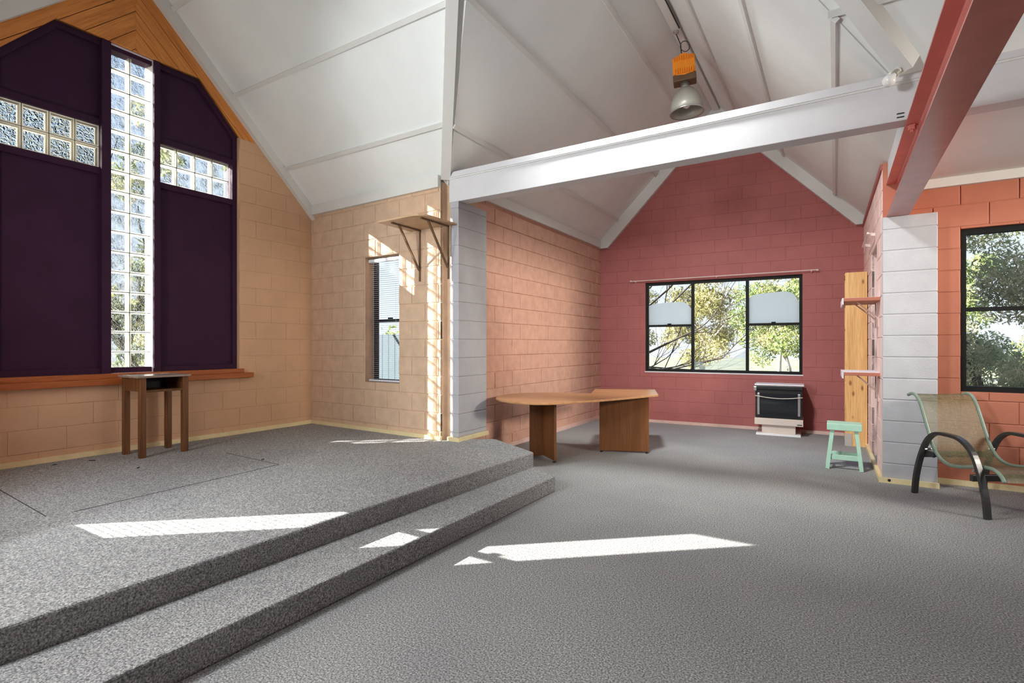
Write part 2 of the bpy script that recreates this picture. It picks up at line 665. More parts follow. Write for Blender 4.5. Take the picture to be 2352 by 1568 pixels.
def block_wall(name, M, u0, u1, z0, z1, holes, clips, mat_name, label, thick=0.19, gap=0.008, proud=0.006, uoff=0.0, zoff=0.165,
               cham=0.004, top_holes=(), single=False):
    """a wall slab with openings (local x along the wall, y into it) and one object per concrete block on its face"""
    us = sorted(set([u0, u1] + [h[0] for h in holes] + [h[1] for h in holes]))
    us = [u for u in us if u0 - 1e-6 <= u <= u1 + 1e-6]
    bm = NB()
    for a, b in zip(us, us[1:]):
        m = (a + b) / 2
        cuts = sorted([(h[2], h[3]) for h in holes if h[0] < m < h[1]])
        z = z0
        spans = []
        for c0, c1 in cuts:
            if c0 > z:
                spans.append((z, c0))
            z = max(z, c1)
        if z < z1:
            spans.append((z, z1))
        for s0, s1 in spans:
            poly = [(a, s0), (b, s0), (b, s1), (a, s1)]
            for p, n in clips:
                poly = clip(poly, p, n)
                if len(poly) < 3:
                    break
            if len(poly) >= 3:
                prism_y(bm, poly, 0.0, thick)
    wall = obj(name, bm, mat_name, M=M)
    tag(wall, label, 'wall', kind='structure')
    cache = {}
    k = math.floor((z0 - zoff) / 0.2)
    while zoff + 0.2 * k < z1:
        c0, c1 = zoff + 0.2 * k, zoff + 0.2 * (k + 1)
        if single:
            edges = [(u0, u1)]
        else:
            off = uoff + (0.2 if k % 2 else 0.0)
            j = math.floor((u0 - off) / 0.4)
            edges = []
            while off + 0.4 * j < u1:
                edges.append((off + 0.4 * j, off + 0.4 * (j + 1)))
                j += 1
        for e0, e1 in edges:
            r = [max(e0 + gap / 2, u0), min(e1 - gap / 2, u1), max(c0 + gap / 2, z0), min(c1 - gap / 2, z1)]
            if r[1] - r[0] < 0.015 or r[3] - r[2] < 0.015:
                continue
            rects = [r]
            for h in holes:
                nr = []
                for q in rects:
                    if h[0] >= q[1] or h[1] <= q[0] or h[2] >= q[3] or h[3] <= q[2]:
                        nr.append(q)
                        continue
                    if h[0] > q[0]:
                        nr.append([q[0], h[0], q[2], q[3]])
                    if h[1] < q[1]:
                        nr.append([h[1], q[1], q[2], q[3]])
                    m0, m1 = max(q[0], h[0]), min(q[1], h[1])
                    if h[2] > q[2]:
                        nr.append([m0, m1, q[2], h[2]])
                    if h[3] < q[3]:
                        nr.append([m0, m1, h[3], q[3]])
                rects = [q for q in nr if q[1] - q[0] > 0.015 and q[3] - q[2] > 0.01]
            for q in rects:
                poly = [(q[0], q[2]), (q[1], q[2]), (q[1], q[3]), (q[0], q[3])]
                full = poly
                for p, n in clips:
                    poly = clip(poly, p, n)
                    if len(poly) < 3:
                        break
                if len(poly) < 3 or abs(area2(poly)) < 4e-4:
                    continue
                o = (q[0], q[2])
                if poly == full:
                    key = (round(q[1] - q[0], 3), round(q[3] - q[2], 3))
                    if key not in cache:
                        cache[key] = slab_mesh('block', poly, 0.03, proud, cham, mat_name, o)
                    me = cache[key]
                else:
                    me = slab_mesh('block', poly, 0.03, proud, cham, mat_name, o)
                inst('block', me, wall, (q[0], random.uniform(-0.0012, 0.0012), q[2]))
        k += 1
    return wall


# ------------------------------------------------------------------ plan of the hall (metres; x right, y away, z up)
XA, YB, XD = -5.87, 4.43, -3.535
STAGE = 0.268
XR, YR = -1.593, 2.433
EAVE = 3.10
SM, SW = 1.025, 0.99             # roof slopes of the nave and of the wings
RIDGE = 5.09
MA = Matrix.Translation((XA, 0, 0)) @ Matrix.Rotation(PI / 2, 4, 'Z')
MD = Matrix.Translation((XD, 0, 0)) @ Matrix.Rotation(PI / 2, 4, 'Z')
MB = frame_matrix((-5.865, 4.474), (-3.6, 4.396))
MC = frame_matrix((-3.53, 8.68), (0.35, 8.86))
ME = frame_matrix((0.35, 8.86), (0.387, 6.07))
MF = Matrix.Translation((0, 6.28, 0))

# floor and stage
fl = obj('floor', mkbox(-6.3, 6.0, -6.2, 9.2, -0.12, 0.0), 'carpet')
tag(fl, 'grey speckled loop pile carpet on the lower hall floor', 'floor', kind='structure')
bm = NB()
prism(bm, [(-5.87, 0.45), (-2.575, 0.45), (-2.455, 4.367), (-3.15, 4.765), (-3.40, 4.60), (-3.40, 4.42), (-5.87, 4.47)], 0.0, STAGE)
stage = obj('stage_platform', bm, 'carpet', bevel=0.012)
tag(stage, 'raised grey carpeted platform below the glass block cross', 'platform', kind='structure')
# the platform goes on behind the camera's left
bm = NB()
prism(bm, [(-5.87, -0.3), (-2.60, -0.3), (-2.575, 0.46), (-5.87, 0.46)], 0.0, STAGE - 0.001)
obj('platform_end', bm, 'carpet', stage)
bm = NB()
prism(bm, [(-2.60, -0.3), (-2.15, -0.3), (-2.105, 4.135), (-2.41, 4.315), (-2.457, 4.34)], 0.0, 0.134)
st = obj('step', bm, 'carpet', stage, bevel=0.010)
for a, b in (((-5.02, 1.238), (-4.02, 1.192)), ((-3.978, 1.315), (-4.011, 1.903)), ((-4.011, 1.903), (-4.054, 2.755)), ((-4.92, 2.796), (-4.054, 2.76))):
    obj('seam', mkbar((*a, STAGE + 0.0005), (*b, STAGE + 0.0002), 0.004, 0.003), 'seam_dark', stage)

# ------------------------------------------------------------------ walls
ZT = lambda u: None
clipA = [((YR, 5.09), (0.99, 1.0)), ((YR, 5.09), (-0.99, 1.0))]
wa = block_wall('wall_left', MA, 0.25, 4.66, 0.0, 3.69, [(1.40, 3.49, 0.93, 9.0)], clipA, 'peach',
                'peach painted block wall around the purple window with the glass block cross', gap=0.005, proud=0.004, uoff=0.09, cham=0.003)
block_wall('wall_middle', MB, -0.2, 2.245, 0.0, 3.06, [(1.04, 1.615, 0.853, 2.352)], [], 'peach_coarse',
           'short peach block wall with the narrow blind window and the high shelf', gap=0.010, proud=0.007, uoff=0.22, zoff=0.155)
block_wall('wall_inner', MD, 4.80, 8.80, 0.0, 3.08, [], [], 'lit_terracotta',
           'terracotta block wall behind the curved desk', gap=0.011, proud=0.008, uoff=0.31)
cu = 1.945
clipC = [((cu, 5.02), (1.02, 1.0)), ((cu, 5.02), (-1.02, 1.0))]
block_wall('wall_back', MC, -0.2, 4.12, 0.0, 5.05, [(0.80, 3.125, 0.85, 2.345)], clipC, 'rose',
           'rose painted gable wall with the wide black window and the heater', gap=0.005, proud=0.004, uoff=0.105, cham=0.003)
block_wall('wall_right', ME, -0.2, 2.78, 0.0, 3.0, [(1.40, 2.20, 0.0, 2.36)], [], 'pink_wall',
           'pink block wall seen edge on beside the right grey pier', gap=0.008, proud=0.006, uoff=0.1)
block_wall('wall_far_right', MF, 0.40, 5.0, 0.0, 2.86, [(0.985, 2.65, 0.865, 2.365)], [], 'orange_rose',
           'orange pink block wall with the tall garden window behind the chair', gap=0.007, proud=0.006, uoff=0.183, zoff=0.185)
# end face of the right wall above the pier
box_e = NB()
box(box_e, 0.385, 0.60, 6.07, 6.30, 2.48, 3.02)
tag(obj('wall_end', box_e, 'orange_rose'), 'orange pink wall end above the right grey pier', 'wall', kind='structure')
# back of the recess between the middle wall and the left pier
tag(obj('wall_recess', mkbox(-3.625, -3.50, 4.50, 4.9, 0.0, 3.06), 'peach_coarse'), 'narrow peach recess between the short wall and the left grey pier', 'wall', kind='structure')
# piers
PLM = Matrix.Translation((-3.515, 4.425, 0))
pl = obj('pillar', mkbox(-3.513, -3.412, 4.432, 4.95, STAGE, 2.83), 'pier_grey')
tag(pl, 'grey block pier at the end of the stage under the white beam', 'pillar', kind='structure')
cache = {}
for k in range(14):
    z0 = max(STAGE + 0.045, 0.155 + 0.2 * k + 0.004)
    z1 = min(2.825, 0.155 + 0.2 * (k + 1) - 0.004)
    if z1 - z0 < 0.02:
        continue
    b = mkbox(0, 0.112, 0, 0.525, 0, z1 - z0)
    o = obj('block', b, 'pier_grey', pl, bevel=0.004)
    o.location = (-3.518, 4.427, z0)
pr = obj('pillar', mkbox(0.387, 0.785, 6.055, 6.279, 0.0, 2.49), 'pier_grey')
tag(pr, 'pale grey block pier under the red steel beam', 'pillar', kind='structure')
for k in range(-1, 12):
    z0 = max(0.0, 0.18 + 0.2 * k + 0.003)
    z1 = min(2.5, 0.18 + 0.2 * (k + 1) - 0.003)
    if z1 - z0 < 0.02:
        continue
    o = obj('block', mkbox(0, 0.41, 0, 0.23, 0, z1 - z0), 'pier_grey', pr, bevel=0.006)
    o.location = (0.382, 6.049, z0)

# unseen parts of the hall: plain walls that close the room
tag(obj('wall_front', mkbox(-6.2, 5.2, -6.2, -6.0, 0, 5.2), 'rose'), 'plain wall closing the hall behind the viewer', 'wall', kind='structure')
bs = NB()
box(bs, -6.1, -4.87, 0.20, 0.436, 0, 3.1)
box(bs, -4.21, -3.535, 0.20, 0.436, 0, 3.1)
box(bs, -4.87, -4.21, 0.20, 0.436, 0, 0.80)
box(bs, -4.87, -4.21, 0.20, 0.436, 2.38, 3.1)
tag(obj('wall_stage_side', bs, 'peach'), 'peach wall on the near side of the stage with a narrow blind window', 'wall', kind='structure')
tag(obj('wall_near_left', mkbox(-3.72, -3.535, -6.0, 0.21, 0, 3.12), 'rose'), 'plain pink wall on the left behind the viewer', 'wall', kind='structure')
bs = NB()
box(bs, 0.40, 5.2, -6.0, -5.8, 0, 3.1)
box(bs, 5.0, 5.2, -6.0, 2.2, 0, 5.2)
box(bs, 5.0, 5.2, 4.6, 6.5, 0, 5.2)
box(bs, 5.0, 5.2, 2.2, 4.6, 0, 0.8)
box(bs, 5.0, 5.2, 2.2, 4.6, 2.4, 5.2)
tag(obj('wall_far_end', bs, 'rose'), 'plain pink end wall of the right wing outside the view', 'wall', kind='structure')

# pine boards of the left gable (local u = y, z)
backing = NB()
gable = [(0.3, 3.0), (4.566, 3.0), (YR, 5.09)]


def outside_window(poly):
    """the pieces of a convex polygon that lie outside the chamfered window opening"""
    pcs = []
    q = clip(poly, (0, 4.19), (0, -1))
    if len(q) >= 3:
        pcs.append(q)
    low = clip(poly, (0, 4.19), (0, 1))
    if len(low) >= 3:
        for sgn in (1, -1):
            cx, ex = (3.05, 3.49) if sgn > 0 else (1.816, 1.40)
            n = Vector((0.49, sgn * (ex - cx)))       # outward normal of the chamfer
            n = (sgn * 0.49, abs(ex - cx))
            q = clip(low, (cx, 4.19), (-n[0], -n[1]))
            if len(q) >= 3:
                pcs.append(q)
    return [p for p in pcs if abs(area2(p)) > 2e-4]


for side, mname in ((-1, 'pine_left'), (1, 'pine_right')):
    half = [(YR, 3.68), (YR + side * 2.0, 3.68), (YR + side * 2.0, 5.2), (YR, 5.2)]
    if area2(half) < 0:
        half = half[::-1]
    half = clip(half, (YR, 5.05), (side * 0.975, 1.0))
    for q in outside_window(half):
        prism_y(backing, q, 0.02, 0.19)
    for i in range(-1, 10):
        zt, zb = 4.772 - 0.185 * (i - 0) - 0.0035, 4.772 - 0.185 * (i + 1) + 0.0035
        s = clip(half, (YR, zt), (side * 0.975, 1.0))
        s = clip(s, (YR, zb), (-side * 0.975, -1.0)) if len(s) >= 3 else []
        if len(s) < 3:
            continue
        for q in outside_window(s):
            me = slab_mesh('board', q, 0.02, 0.002, 0.003, mname, (YR, 4.2))
            inst('board', me, wa, (YR, 0, 4.2))
gb = obj('gable_backing', backing, 'desk_wood', wa)

# ------------------------------------------------------------------ window 1: purple panels with the glass block cross (wall frame: u=y, y into wall)
w1 = NB()
ZB, ZTOP = 1.02, 4.19
U0, U1, CU0, CU1, CC0, CC1 = 1.40, 3.49, 1.816, 3.05, 2.225, 2.60
octo = [(U0, ZB), (U1, ZB), (U1, 3.70), (CU1, ZTOP), (CU0, ZTOP), (U0, 3.70)]


def ring_frame(bm, outer, width, y0, y1):
    inn = inset(outer, width)
    n = len(outer)
    k0 = min(range(n), key=lambda k: (inn[k][0] - outer[0][0]) ** 2 + (inn[k][1] - outer[0][1]) ** 2)
    inn = [inn[(k0 + k) % n] for k in range(n)]
    for i in range(n):
        j = (i + 1) % n
        prism_y(bm, [outer[i], outer[j], inn[j], inn[i]], y0, y1)


ring_frame(w1, octo, 0.055, 0.045, 0.16)
win1 = obj('window_1', w1, 'purple', M=MA)
tag(win1, 'dark purple panelled window with a cross of glass blocks', 'window', kind='structure')
for a, b in ((2.158, 2.232), (2.602, 2.660)):
    obj('mullion', mkbox(a, b, 0.012, 0.16, ZB, ZTOP), 'purple', win1)
AZ0, AZ1 = 2.975, 3.375
obj('rail', mkbox(U0 + 0.04, 2.16, 0.05, 0.16, AZ1, AZ1 + 0.06), 'purple', win1)
obj('rail', mkbox(U0 + 0.04, 2.16, 0.05, 0.16, AZ0 - 0.06, AZ0), 'purple', win1)
obj('rail', mkbox(2.655, U1 - 0.04, 0.05, 0.16, AZ1, AZ1 + 0.06), 'purple', win1)
obj('rail', mkbox(2.655, U1 - 0.04, 0.05, 0.16, AZ0 - 0.06, AZ0), 'purple', win1)
up_l = [(U0 + 0.03, AZ1 + 0.03), (2.17, AZ1 + 0.03), (2.17, ZTOP - 0.03), (CU0, ZTOP - 0.03), (U0 + 0.03, 3.69)]
up_r = [(2.65, AZ1 + 0.03), (U1 - 0.03, AZ1 + 0.03), (U1 - 0.03, 3.69), (CU1, ZTOP - 0.03), (2.65, ZTOP - 0.03)]
lo_l = [(U0 + 0.03, ZB + 0.02), (2.17, ZB + 0.02), (2.17, AZ0 - 0.03), (U0 + 0.03, AZ0 - 0.03)]
lo_r = [(2.65, ZB + 0.02), (U1 - 0.03, ZB + 0.02), (U1 - 0.03, AZ0 - 0.03), (2.65, AZ0 - 0.03)]
for q in (up_l, up_r, lo_l, lo_r):
    obj('panel', prism_y(NB(), q, 0.075, 0.12), 'purple', win1)
# pale reveal of the column (right jamb, head and inner jambs)
obj('reveal', mkbox(2.596, 2.603, 0.03, 0.18, ZB, ZTOP), 'white_sill', win1)
obj('reveal', mkbox(2.23, 2.603, 0.03, 0.18, ZTOP - 0.012, ZTOP), 'white_sill', win1)
obj('reveal', mkbox(2.23, 2.603, 0.03, 0.2, ZB - 0.01, ZB + 0.004), 'white_sill', win1)
# peach side reveals of the opening
obj('jamb', mkbox(3.485, 3.492, 0.0, 0.19, 0.97, 3.70), 'peach', win1)


def glass_block(w, h, d=0.08, glass='wavy_glass', rim='block_rim_glass'):
    """hollow cast block: thin rim, clear inner face, rippled outer face, pale side walls"""
    bm = NB()
    r = 0.010

    def rect(i, y):
        return [bm.verts.new(p) for p in ((i, y, i), (w - i, y, i), (w - i, y, h - i), (i, y, h - i))]
    o0, m0, o1 = rect(0, 0), rect(r, 0.0), rect(0, d)
    n0, n1 = rect(r, 0.004), rect(r, d - 0.004)
    for i in range(4):
        j = (i + 1) % 4
        bm.faces.new((o0[i], o0[j], m0[j], m0[i]))
        bm.faces.new((m0[i], m0[j], n0[j], n0[i]))
        bm.faces.new((n0[i], n0[j], n1[j], n1[i]))
        bm.faces.new((o0[i], o0[j], o1[j], o1[i]))
        bm.faces.new((o1[i], o1[j], n1[j], n1[i]))
    f = bm.faces.new(n0)
    f.material_index = 2
    f = bm.faces.new(n1)
    f.material_index = 1
    f.normal_update()
    if f.normal.y < 0:
        f.normal_flip()
    me = bpy.data.meshes.new('glass_block')
    bm.to_mesh(me)
    bm.free()
    for m_ in (rim, glass, 'pane_glass'):
        me.materials.append(MATS[m_])
    return me


film('block_rim_pale', (0.95, 0.93, 0.86), 0.97)  # left arm rim, made nearly opaque so no sun lattice reaches the floor
film('block_rim_glass', (0.95, 0.95, 0.84), 0.27)
cw = (2.596 - 2.236) / 2
ch = (4.172 - 1.028) / 16
gme = glass_block(cw - 0.006, ch - 0.006)
for r_ in range(16):
    for c_ in range(2):
        inst('glass_block', gme, win1, (2.236 + c_ * cw + 0.003, 0.085, 1.028 + r_ * ch + 0.003))
aw, ah = 0.186, 0.2
gma = glass_block(aw - 0.006, ah - 0.006)
gmt = glass_block(aw - 0.006, ah - 0.006, glass='wavy_glass_sunblock', rim='block_rim_pale')
for s_ in range(4):
    for r_ in range(2):
        inst('glass_block', gmt, win1, (2.158 - (s_ + 1) * aw + 0.003, 0.075, AZ0 + r_ * ah + 0.003))
        inst('glass_block', gma, win1, (2.660 + s_ * aw + 0.003, 0.075, AZ0 + r_ * ah + 0.003))
# joints behind the glass
j = NB()
for r_ in range(17):
    box(j, 2.236, 2.596, 0.088, 0.096, 1.028 + r_ * ch - 0.003, 1.028 + r_ * ch + 0.003)
box(j, 2.413, 2.419, 0.088, 0.096, 1.03, 4.17)
for b0 in (2.158 - 4 * aw, 2.660):
    for s_ in range(5):
        box(j, b0 + s_ * aw - 0.003, b0 + s_ * aw + 0.003, 0.078, 0.086, AZ0, AZ1)
    box(j, b0, b0 + 4 * aw, 0.078, 0.086, AZ0 + ah - 0.003, AZ0 + ah + 0.003)
obj('joint', j, 'seam_dark', win1)
# timber sill
sl = NB()
box(sl, 1.30, 3.62, -0.075, 0.02, 0.918, 0.974)
box(sl, 1.36, 3.53, -0.03, 0.06, 0.974, 1.022)
sill = obj('window_sill', sl, 'jarrah_sill', win1, bevel=0.003)

# ------------------------------------------------------------------ window 2: narrow sash with venetian blind (wall_middle frame)


def sash_window(name, M, bays, z0, z1, label, depth=0.06, fw=0.042, yw=0.05):
    """black aluminium frame; bays: list of (u0,u1,z_mid or None)"""
    bm = NB()
    ua, ub = bays[0][0], bays[-1][1]
    box(bm, ua, ub, yw, yw + depth, z0, z0 + fw)
    box(bm, ua, ub, yw, yw + depth, z1 - fw, z1)
    box(bm, ua, ua + fw, yw, yw + depth, z0 + fw, z1 - fw)
    box(bm, ub - fw, ub, yw, yw + depth, z0 + fw, z1 - fw)
    w = obj(name, bm, 'black_frame', M=M)
    tag(w, label, 'window', kind='structure')
    for i, (a, b, zm) in enumerate(bays):
        if i:
            obj('mullion', mkbox(a - 0.022, a + 0.022, yw, yw + depth, z0 + fw, z1 - fw), 'black_frame', w)
        a2 = a + (fw if i == 0 else 0.022)
        b2 = b - (fw if i == len(bays) - 1 else 0.022)
        if zm:
            s = NB()
            box(s, a2, b2, yw + 0.005, yw + depth - 0.01, zm - 0.02, zm + 0.016)
            sr = obj('sash_rail', s, 'black_frame', w)
            obj('latch', mkbox((a2 + b2) / 2 - 0.03, (a2 + b2) / 2 + 0.03, yw - 0.012, yw + 0.02, zm + 0.014, zm + 0.034), 'black_frame', sr, bevel=0.004)
            obj('pane', mkbox(a2, b2, yw + 0.03, yw + 0.034, zm + 0.016, z1 - fw), 'pane_glass', w)
            obj('pane', mkbox(a2, b2, yw + 0.018, yw + 0.022, z0 + fw, zm - 0.02), 'pane_glass', w)
        else:
            obj('pane', mkbox(a2, b2, yw + 0.02, yw + 0.024, z0 + fw, z1 - fw), 'pane_glass', w)
    return w


win2 = sash_window('window_2', MB, [(1.04, 1.615, 1.59)], 0.853, 2.352, 'narrow sash window in the short peach wall behind a blind', yw=0.13, fw=0.03)


def blind(u0, u1, zt, zb, y, M, label, n=58, tilt=0.0):
    e = empty('venetian_blind')
    e.matrix_world = M
    tag(e, label, 'blind', group=None)
    obj('headrail', mkbox(u0, u1, y - 0.015, y + 0.022, zt - 0.035, zt), 'slat_white', e)
    obj('bottom_rail', mkbox(u0 + 0.004, u1 - 0.004, y - 0.012, y + 0.012, zb, zb + 0.018), 'slat_white', e)
    bm = NB()
    p = [(-0.0125, 0.001), (-0.006, 0.0022), (0.0, 0.0026), (0.006, 0.002), (0.0125, 0.0)]
    L = u1 - u0 - 0.01
    vs = [[bm.verts.new((x, yy, zz)) for yy, zz in p] for x in (0, L)]
    for i in range(4):
        bm.faces.new((vs[0][i], vs[0][i + 1], vs[1][i + 1], vs[1][i]))
    me = bpy.data.meshes.new('slat')
    bm.to_mesh(me)
    bm.free()
    me.materials.append(MATS['slat_white'])
    for k in range(n):
        z = zb + 0.03 + (zt - 0.045 - zb - 0.03) * k / (n - 1)
        inst('slat', me, e, (u0 + 0.005, y, z), (tilt, 0, 0))
    for u in (u0 + 0.09, u1 - 0.09):
        obj('cord', mktube([(u, y - 0.014, zb + 0.01), (u, y - 0.014, zt - 0.03)], 0.0012, 5), 'cord_cream', e)
    return e


blind(1.05, 1.605, 2.325, 0.862, 0.055, MB, 'white venetian blind lowered in the narrow window of the short peach wall')
MS = Matrix.Translation((-4.87, 0.436, 0)) @ Matrix.Rotation(PI, 4, 'Z')
win6 = sash_window('window_6', MS, [(-0.66, 0.0, 1.6)], 0.80, 2.38, 'narrow sash window on the near side of the stage outside the view', yw=0.13, fw=0.03)
blind(-0.65, -0.01, 2.375, 0.802, 0.09, MS, 'white venetian blind in the near side window outside the view', n=55, tilt=math.radians(27))

# ------------------------------------------------------------------ window 3: wide three bay window of the back wall
win3 = sash_window('window_3', MC, [(0.80, 1.56, 1.62), (1.56, 2.375, None), (2.375, 3.125, 1.615)], 0.855, 2.34,
                   'wide black framed window of three bays above the heater', yw=0.035)
obj('window_sill', mkbox(0.79, 3.135, -0.012, 0.05, 0.838, 0.855), 'white_sill', win3)
for a, b, zl, zr, fmat, arc in ((0.843, 1.536, 1.638, 2.02, 'frost_film', 0.10), (2.40, 3.082, 1.633, 2.12, 'frost_film', 0.14)):
    poly = [(a, zl), (b, zl)]
    for k in range(13):
        t = k / 12
        u = b + (a - b) * t
        z = zr - arc * (0.3 * t) - arc * (abs(2 * t - 1) ** 5) * (1.3 if t < 0.5 else 0.3)
        poly.append((u, z))
    bm = NB()
    vs = [bm.verts.new((u, 0.058, z)) for u, z in poly]
    bm.faces.new(vs)
    vs = [bm.verts.new((u, 0.059, z)) for u, z in poly]
    bm.faces.new(vs)
    obj('frosted_film', bm, fmat, win3)
bm = NB()
poly = [(1.583, 0.90), (2.352, 0.90), (2.352, 1.22), (2.2, 1.10), (2.0, 1.05), (1.8, 1.0), (1.583, 1.04)]
bm.faces.new([bm.verts.new((u, 0.05, z)) for u, z in poly])
obj('frosted_film', bm, 'frost_thin', win3)

# window 4: right garden window
win4 = sash_window('window_4', MF, [(0.985, 2.65, 1.625)], 0.865, 2.365, 'tall black framed garden window behind the chair', yw=0.05, fw=0.05, depth=0.07)
# opening in the edge-on right wall: a glazed door
win5 = sash_window('door_1', ME, [(1.40, 2.20, 1.05)], 0.02, 2.35, 'tall recessed opening in the edge-on pink wall right of the bookcase', yw=0.09, fw=0.05)
win5['category'] = 'door'
win7 = sash_window('window_7', Matrix.Translation((5.0, 4.6, 0)) @ Matrix.Rotation(-PI / 2, 4, 'Z'), [(0.0, 1.2, 1.6), (1.2, 2.4, 1.6)], 0.8, 2.4,
                   'window in the end wall of the right wing outside the view', yw=0.05)

# ------------------------------------------------------------------ ceilings
def roof(name, pts, zf, label, th=0.05):
    bm = NB()
    a = [bm.verts.new((x, y, zf(x, y))) for x, y in pts]
    b = [bm.verts.new((x, y, zf(x, y) + th)) for x, y in pts]
    bm.faces.new(a)
    bm.faces.new(b[::-1])
    n = len(pts)
    for i in range(n):
        bm.faces.new((a[i], a[(i + 1) % n], b[(i + 1) % n], b[i]))
    bmesh.ops.recalc_face_normals(bm, faces=bm.faces[:])
    o = obj(name, bm, 'ceiling_white')
    return tag(o, label, 'ceiling', kind='structure')


zml = lambda x, y: EAVE + (x - XD) * SM
zmr = lambda x, y: EAVE + (0.349 - x) * SM
zwn = lambda x, y: 3.11 + (YB - y) * SW
zws = lambda x, y: 3.11 + (y - 0.436) * SW
XE = 0.349
c_ml = roof('ceiling', [(-3.70, 4.60), (-3.70, 9.2), (XR, 9.2), (XR, YR)], zml, 'white sloping ceiling above the terracotta wall')
c_mr = roof('ceiling', [(XE + 0.25, 4.68), (XE + 0.25, 9.2), (XR, 9.2), (XR, YR)], zmr, 'white sloping ceiling right of the pendant lamp')
c_wn = roof('ceiling', [(-6.2, 4.68), (-3.78, 4.68), (XR, YR), (-6.2, YR)], zwn, 'white sloping ceiling above the stage')
c_ws = roof('ceiling', [(-6.2, 0.18), (-3.78, 0.18), (XR, YR), (-6.2, YR)], zws, 'white sloping ceiling above the near side of the stage')
c_rn = roof('ceiling', [(5.3, 4.60), (0.52, 4.60), (XR, YR), (5.3, YR)], zwn, 'white sloping ceiling at the top right behind the red beam')
c_rs = roof('ceiling', [(5.3, 0.18), (0.59, 0.18), (XR, YR), (5.3, YR)], zws, 'white sloping ceiling of the right wing outside the view')
c_nl = roof('ceiling', [(-3.78, 0.19), (-3.78, -6.3), (XR, -6.3), (XR, YR)], zml, 'white sloping nave ceiling behind the viewer on the left')
c_nr = roof('ceiling', [(XE + 0.25, 0.18), (XE + 0.25, -6.3), (XR, -6.3), (XR, YR)], zmr, 'white sloping nave ceiling behind the viewer on the right')
low = roof('ceiling', [(0.50, 4.50), (5.3, 4.50), (5.3, 6.5), (0.50, 6.5)], lambda x, y: 2.845, 'low flat white ceiling strip above the garden window')
low2 = roof('ceiling', [(0.50, -6.3), (5.3, -6.3), (5.3, 0.44), (0.50, 0.44)], lambda x, y: 3.05, 'low flat white ceiling behind the viewer on the right')

# battens on the slopes
BW, BH = 0.042, 0.036


def batten(parent, a, b, up):
    obj('batten', mkbar(a, b, BW, BH, up), 'trim_white', parent)


nml, nmr = Vector((SM, 0, -1)).normalized(), Vector((-SM, 0, -1)).normalized()
nwn, nws = Vector((0, -SW, -1)).normalized(), Vector((0, SW, -1)).normalized()
for d in (0.36, 0.95, 1.60):
    # valley y at distance d from the ridge: linear
    yv = YR + (YB - YR) * d / (XR - XD)
    x = XR - d
    off = nml * 0.009
    batten(c_ml, (x + off.x, yv - 0.02, zml(x, 0) + off.z), (x + off.x, 8.80, zml(x, 0) + off.z), nml)
    x = XR + d
    off = nmr * 0.009
    batten(c_mr, (x + off.x, yv - 0.02, zmr(x, 0) + off.z), (x + off.x, 8.85, zmr(x, 0) + off.z), nmr)
for y in (2.755, 3.40, 4.05):
    d = (y - YR) / (YB - YR) * (XR - XD)
    off = nwn * 0.009
    batten(c_wn, (-5.80, y + off.y, zwn(0, y) + off.z), (XR - d - 0.02, y + off.y, zwn(0, y) + off.z), nwn)
    batten(c_rn, (XR + d - 0.02, y + off.y, zwn(0, y) + off.z), (4.9, y + off.y, zwn(0, y) + off.z), nwn)
# ridge batten of the nave
obj('ridge_batten', mkbox(XR - 0.045, XR + 0.045, YR, 8.85, RIDGE - 0.10, RIDGE - 0.02), 'trim_white', c_mr)

# trims (barge boards and eave boards)
t = NB()
prism_y(t, [(4.52, 2.885), (4.52, 3.06), (YR, 5.10), (YR, 4.925)], -0.07, 0.0)
tag(obj('trim_1', t, 'trim_white', M=MA), 'white barge board up the right slope of the stage gable', 'trim', kind='structure')
t = NB()
prism_y(t, [(0.36, 2.885), (0.36, 3.06), (YR, 5.10), (YR, 4.925)], -0.07, 0.0)
tag(obj('trim_2', t, 'trim_white', M=MA), 'white barge board up the left slope of the stage gable', 'trim', kind='structure')
t = NB()
box(t, 0.0, 2.245, -0.05, 0.0, 2.992, 3.12)
tag(obj('trim_3', t, 'trim_white', M=MB), 'white eave board along the top of the short peach wall', 'trim', kind='structure')
t = NB()
box(t, 4.50, 8.75, -0.045, 0.0, 3.0, 3.12)
tag(obj('trim_4', t, 'trim_white', M=MD), 'white eave board along the top of the terracotta wall', 'trim', kind='structure')
t = NB()
prism_y(t, [(0.06, 2.99), (0.15, 2.99), (cu, 4.87), (cu, 5.10), (0.0, 3.12), (0.0, 2.99)], -0.07, 0.0)
tag(obj('trim_5', t, 'trim_white', M=MC), 'white barge board up the left slope of the rose gable', 'trim', kind='structure')
t = NB()
prism_y(t, [(3.78, 2.99), (3.86, 2.99), (3.88, 3.10), (cu, 5.10), (cu, 4.87)], -0.07, 0.0)
tag(obj('trim_6', t, 'trim_white', M=MC), 'white barge board up the right slope of the rose gable', 'trim', kind='structure')
t = NB()
box(t, 0.60, 5.0, -0.05, 0.0, 2.762, 2.85)
tag(obj('trim_7', t, 'trim_white', M=MF), 'white eave board along the top of the orange pink wall', 'trim', kind='structure')
t = NB()
box(t, -0.15, 2.78, -0.022, 0.0, 2.955, 3.012)
tag(obj('trim_8', t, 'rose', M=ME), 'dark rose strip along the top of the edge-on pink wall', 'trim', kind='structure')
# white fascia above the red beam
t = NB()
box(t, 0.425, 0.56, 4.58, 6.068, 2.822, 3.11)
tag(obj('trim_9', t, 'beam_white'), 'white fascia board above the far end of the red beam', 'trim', kind='structure')

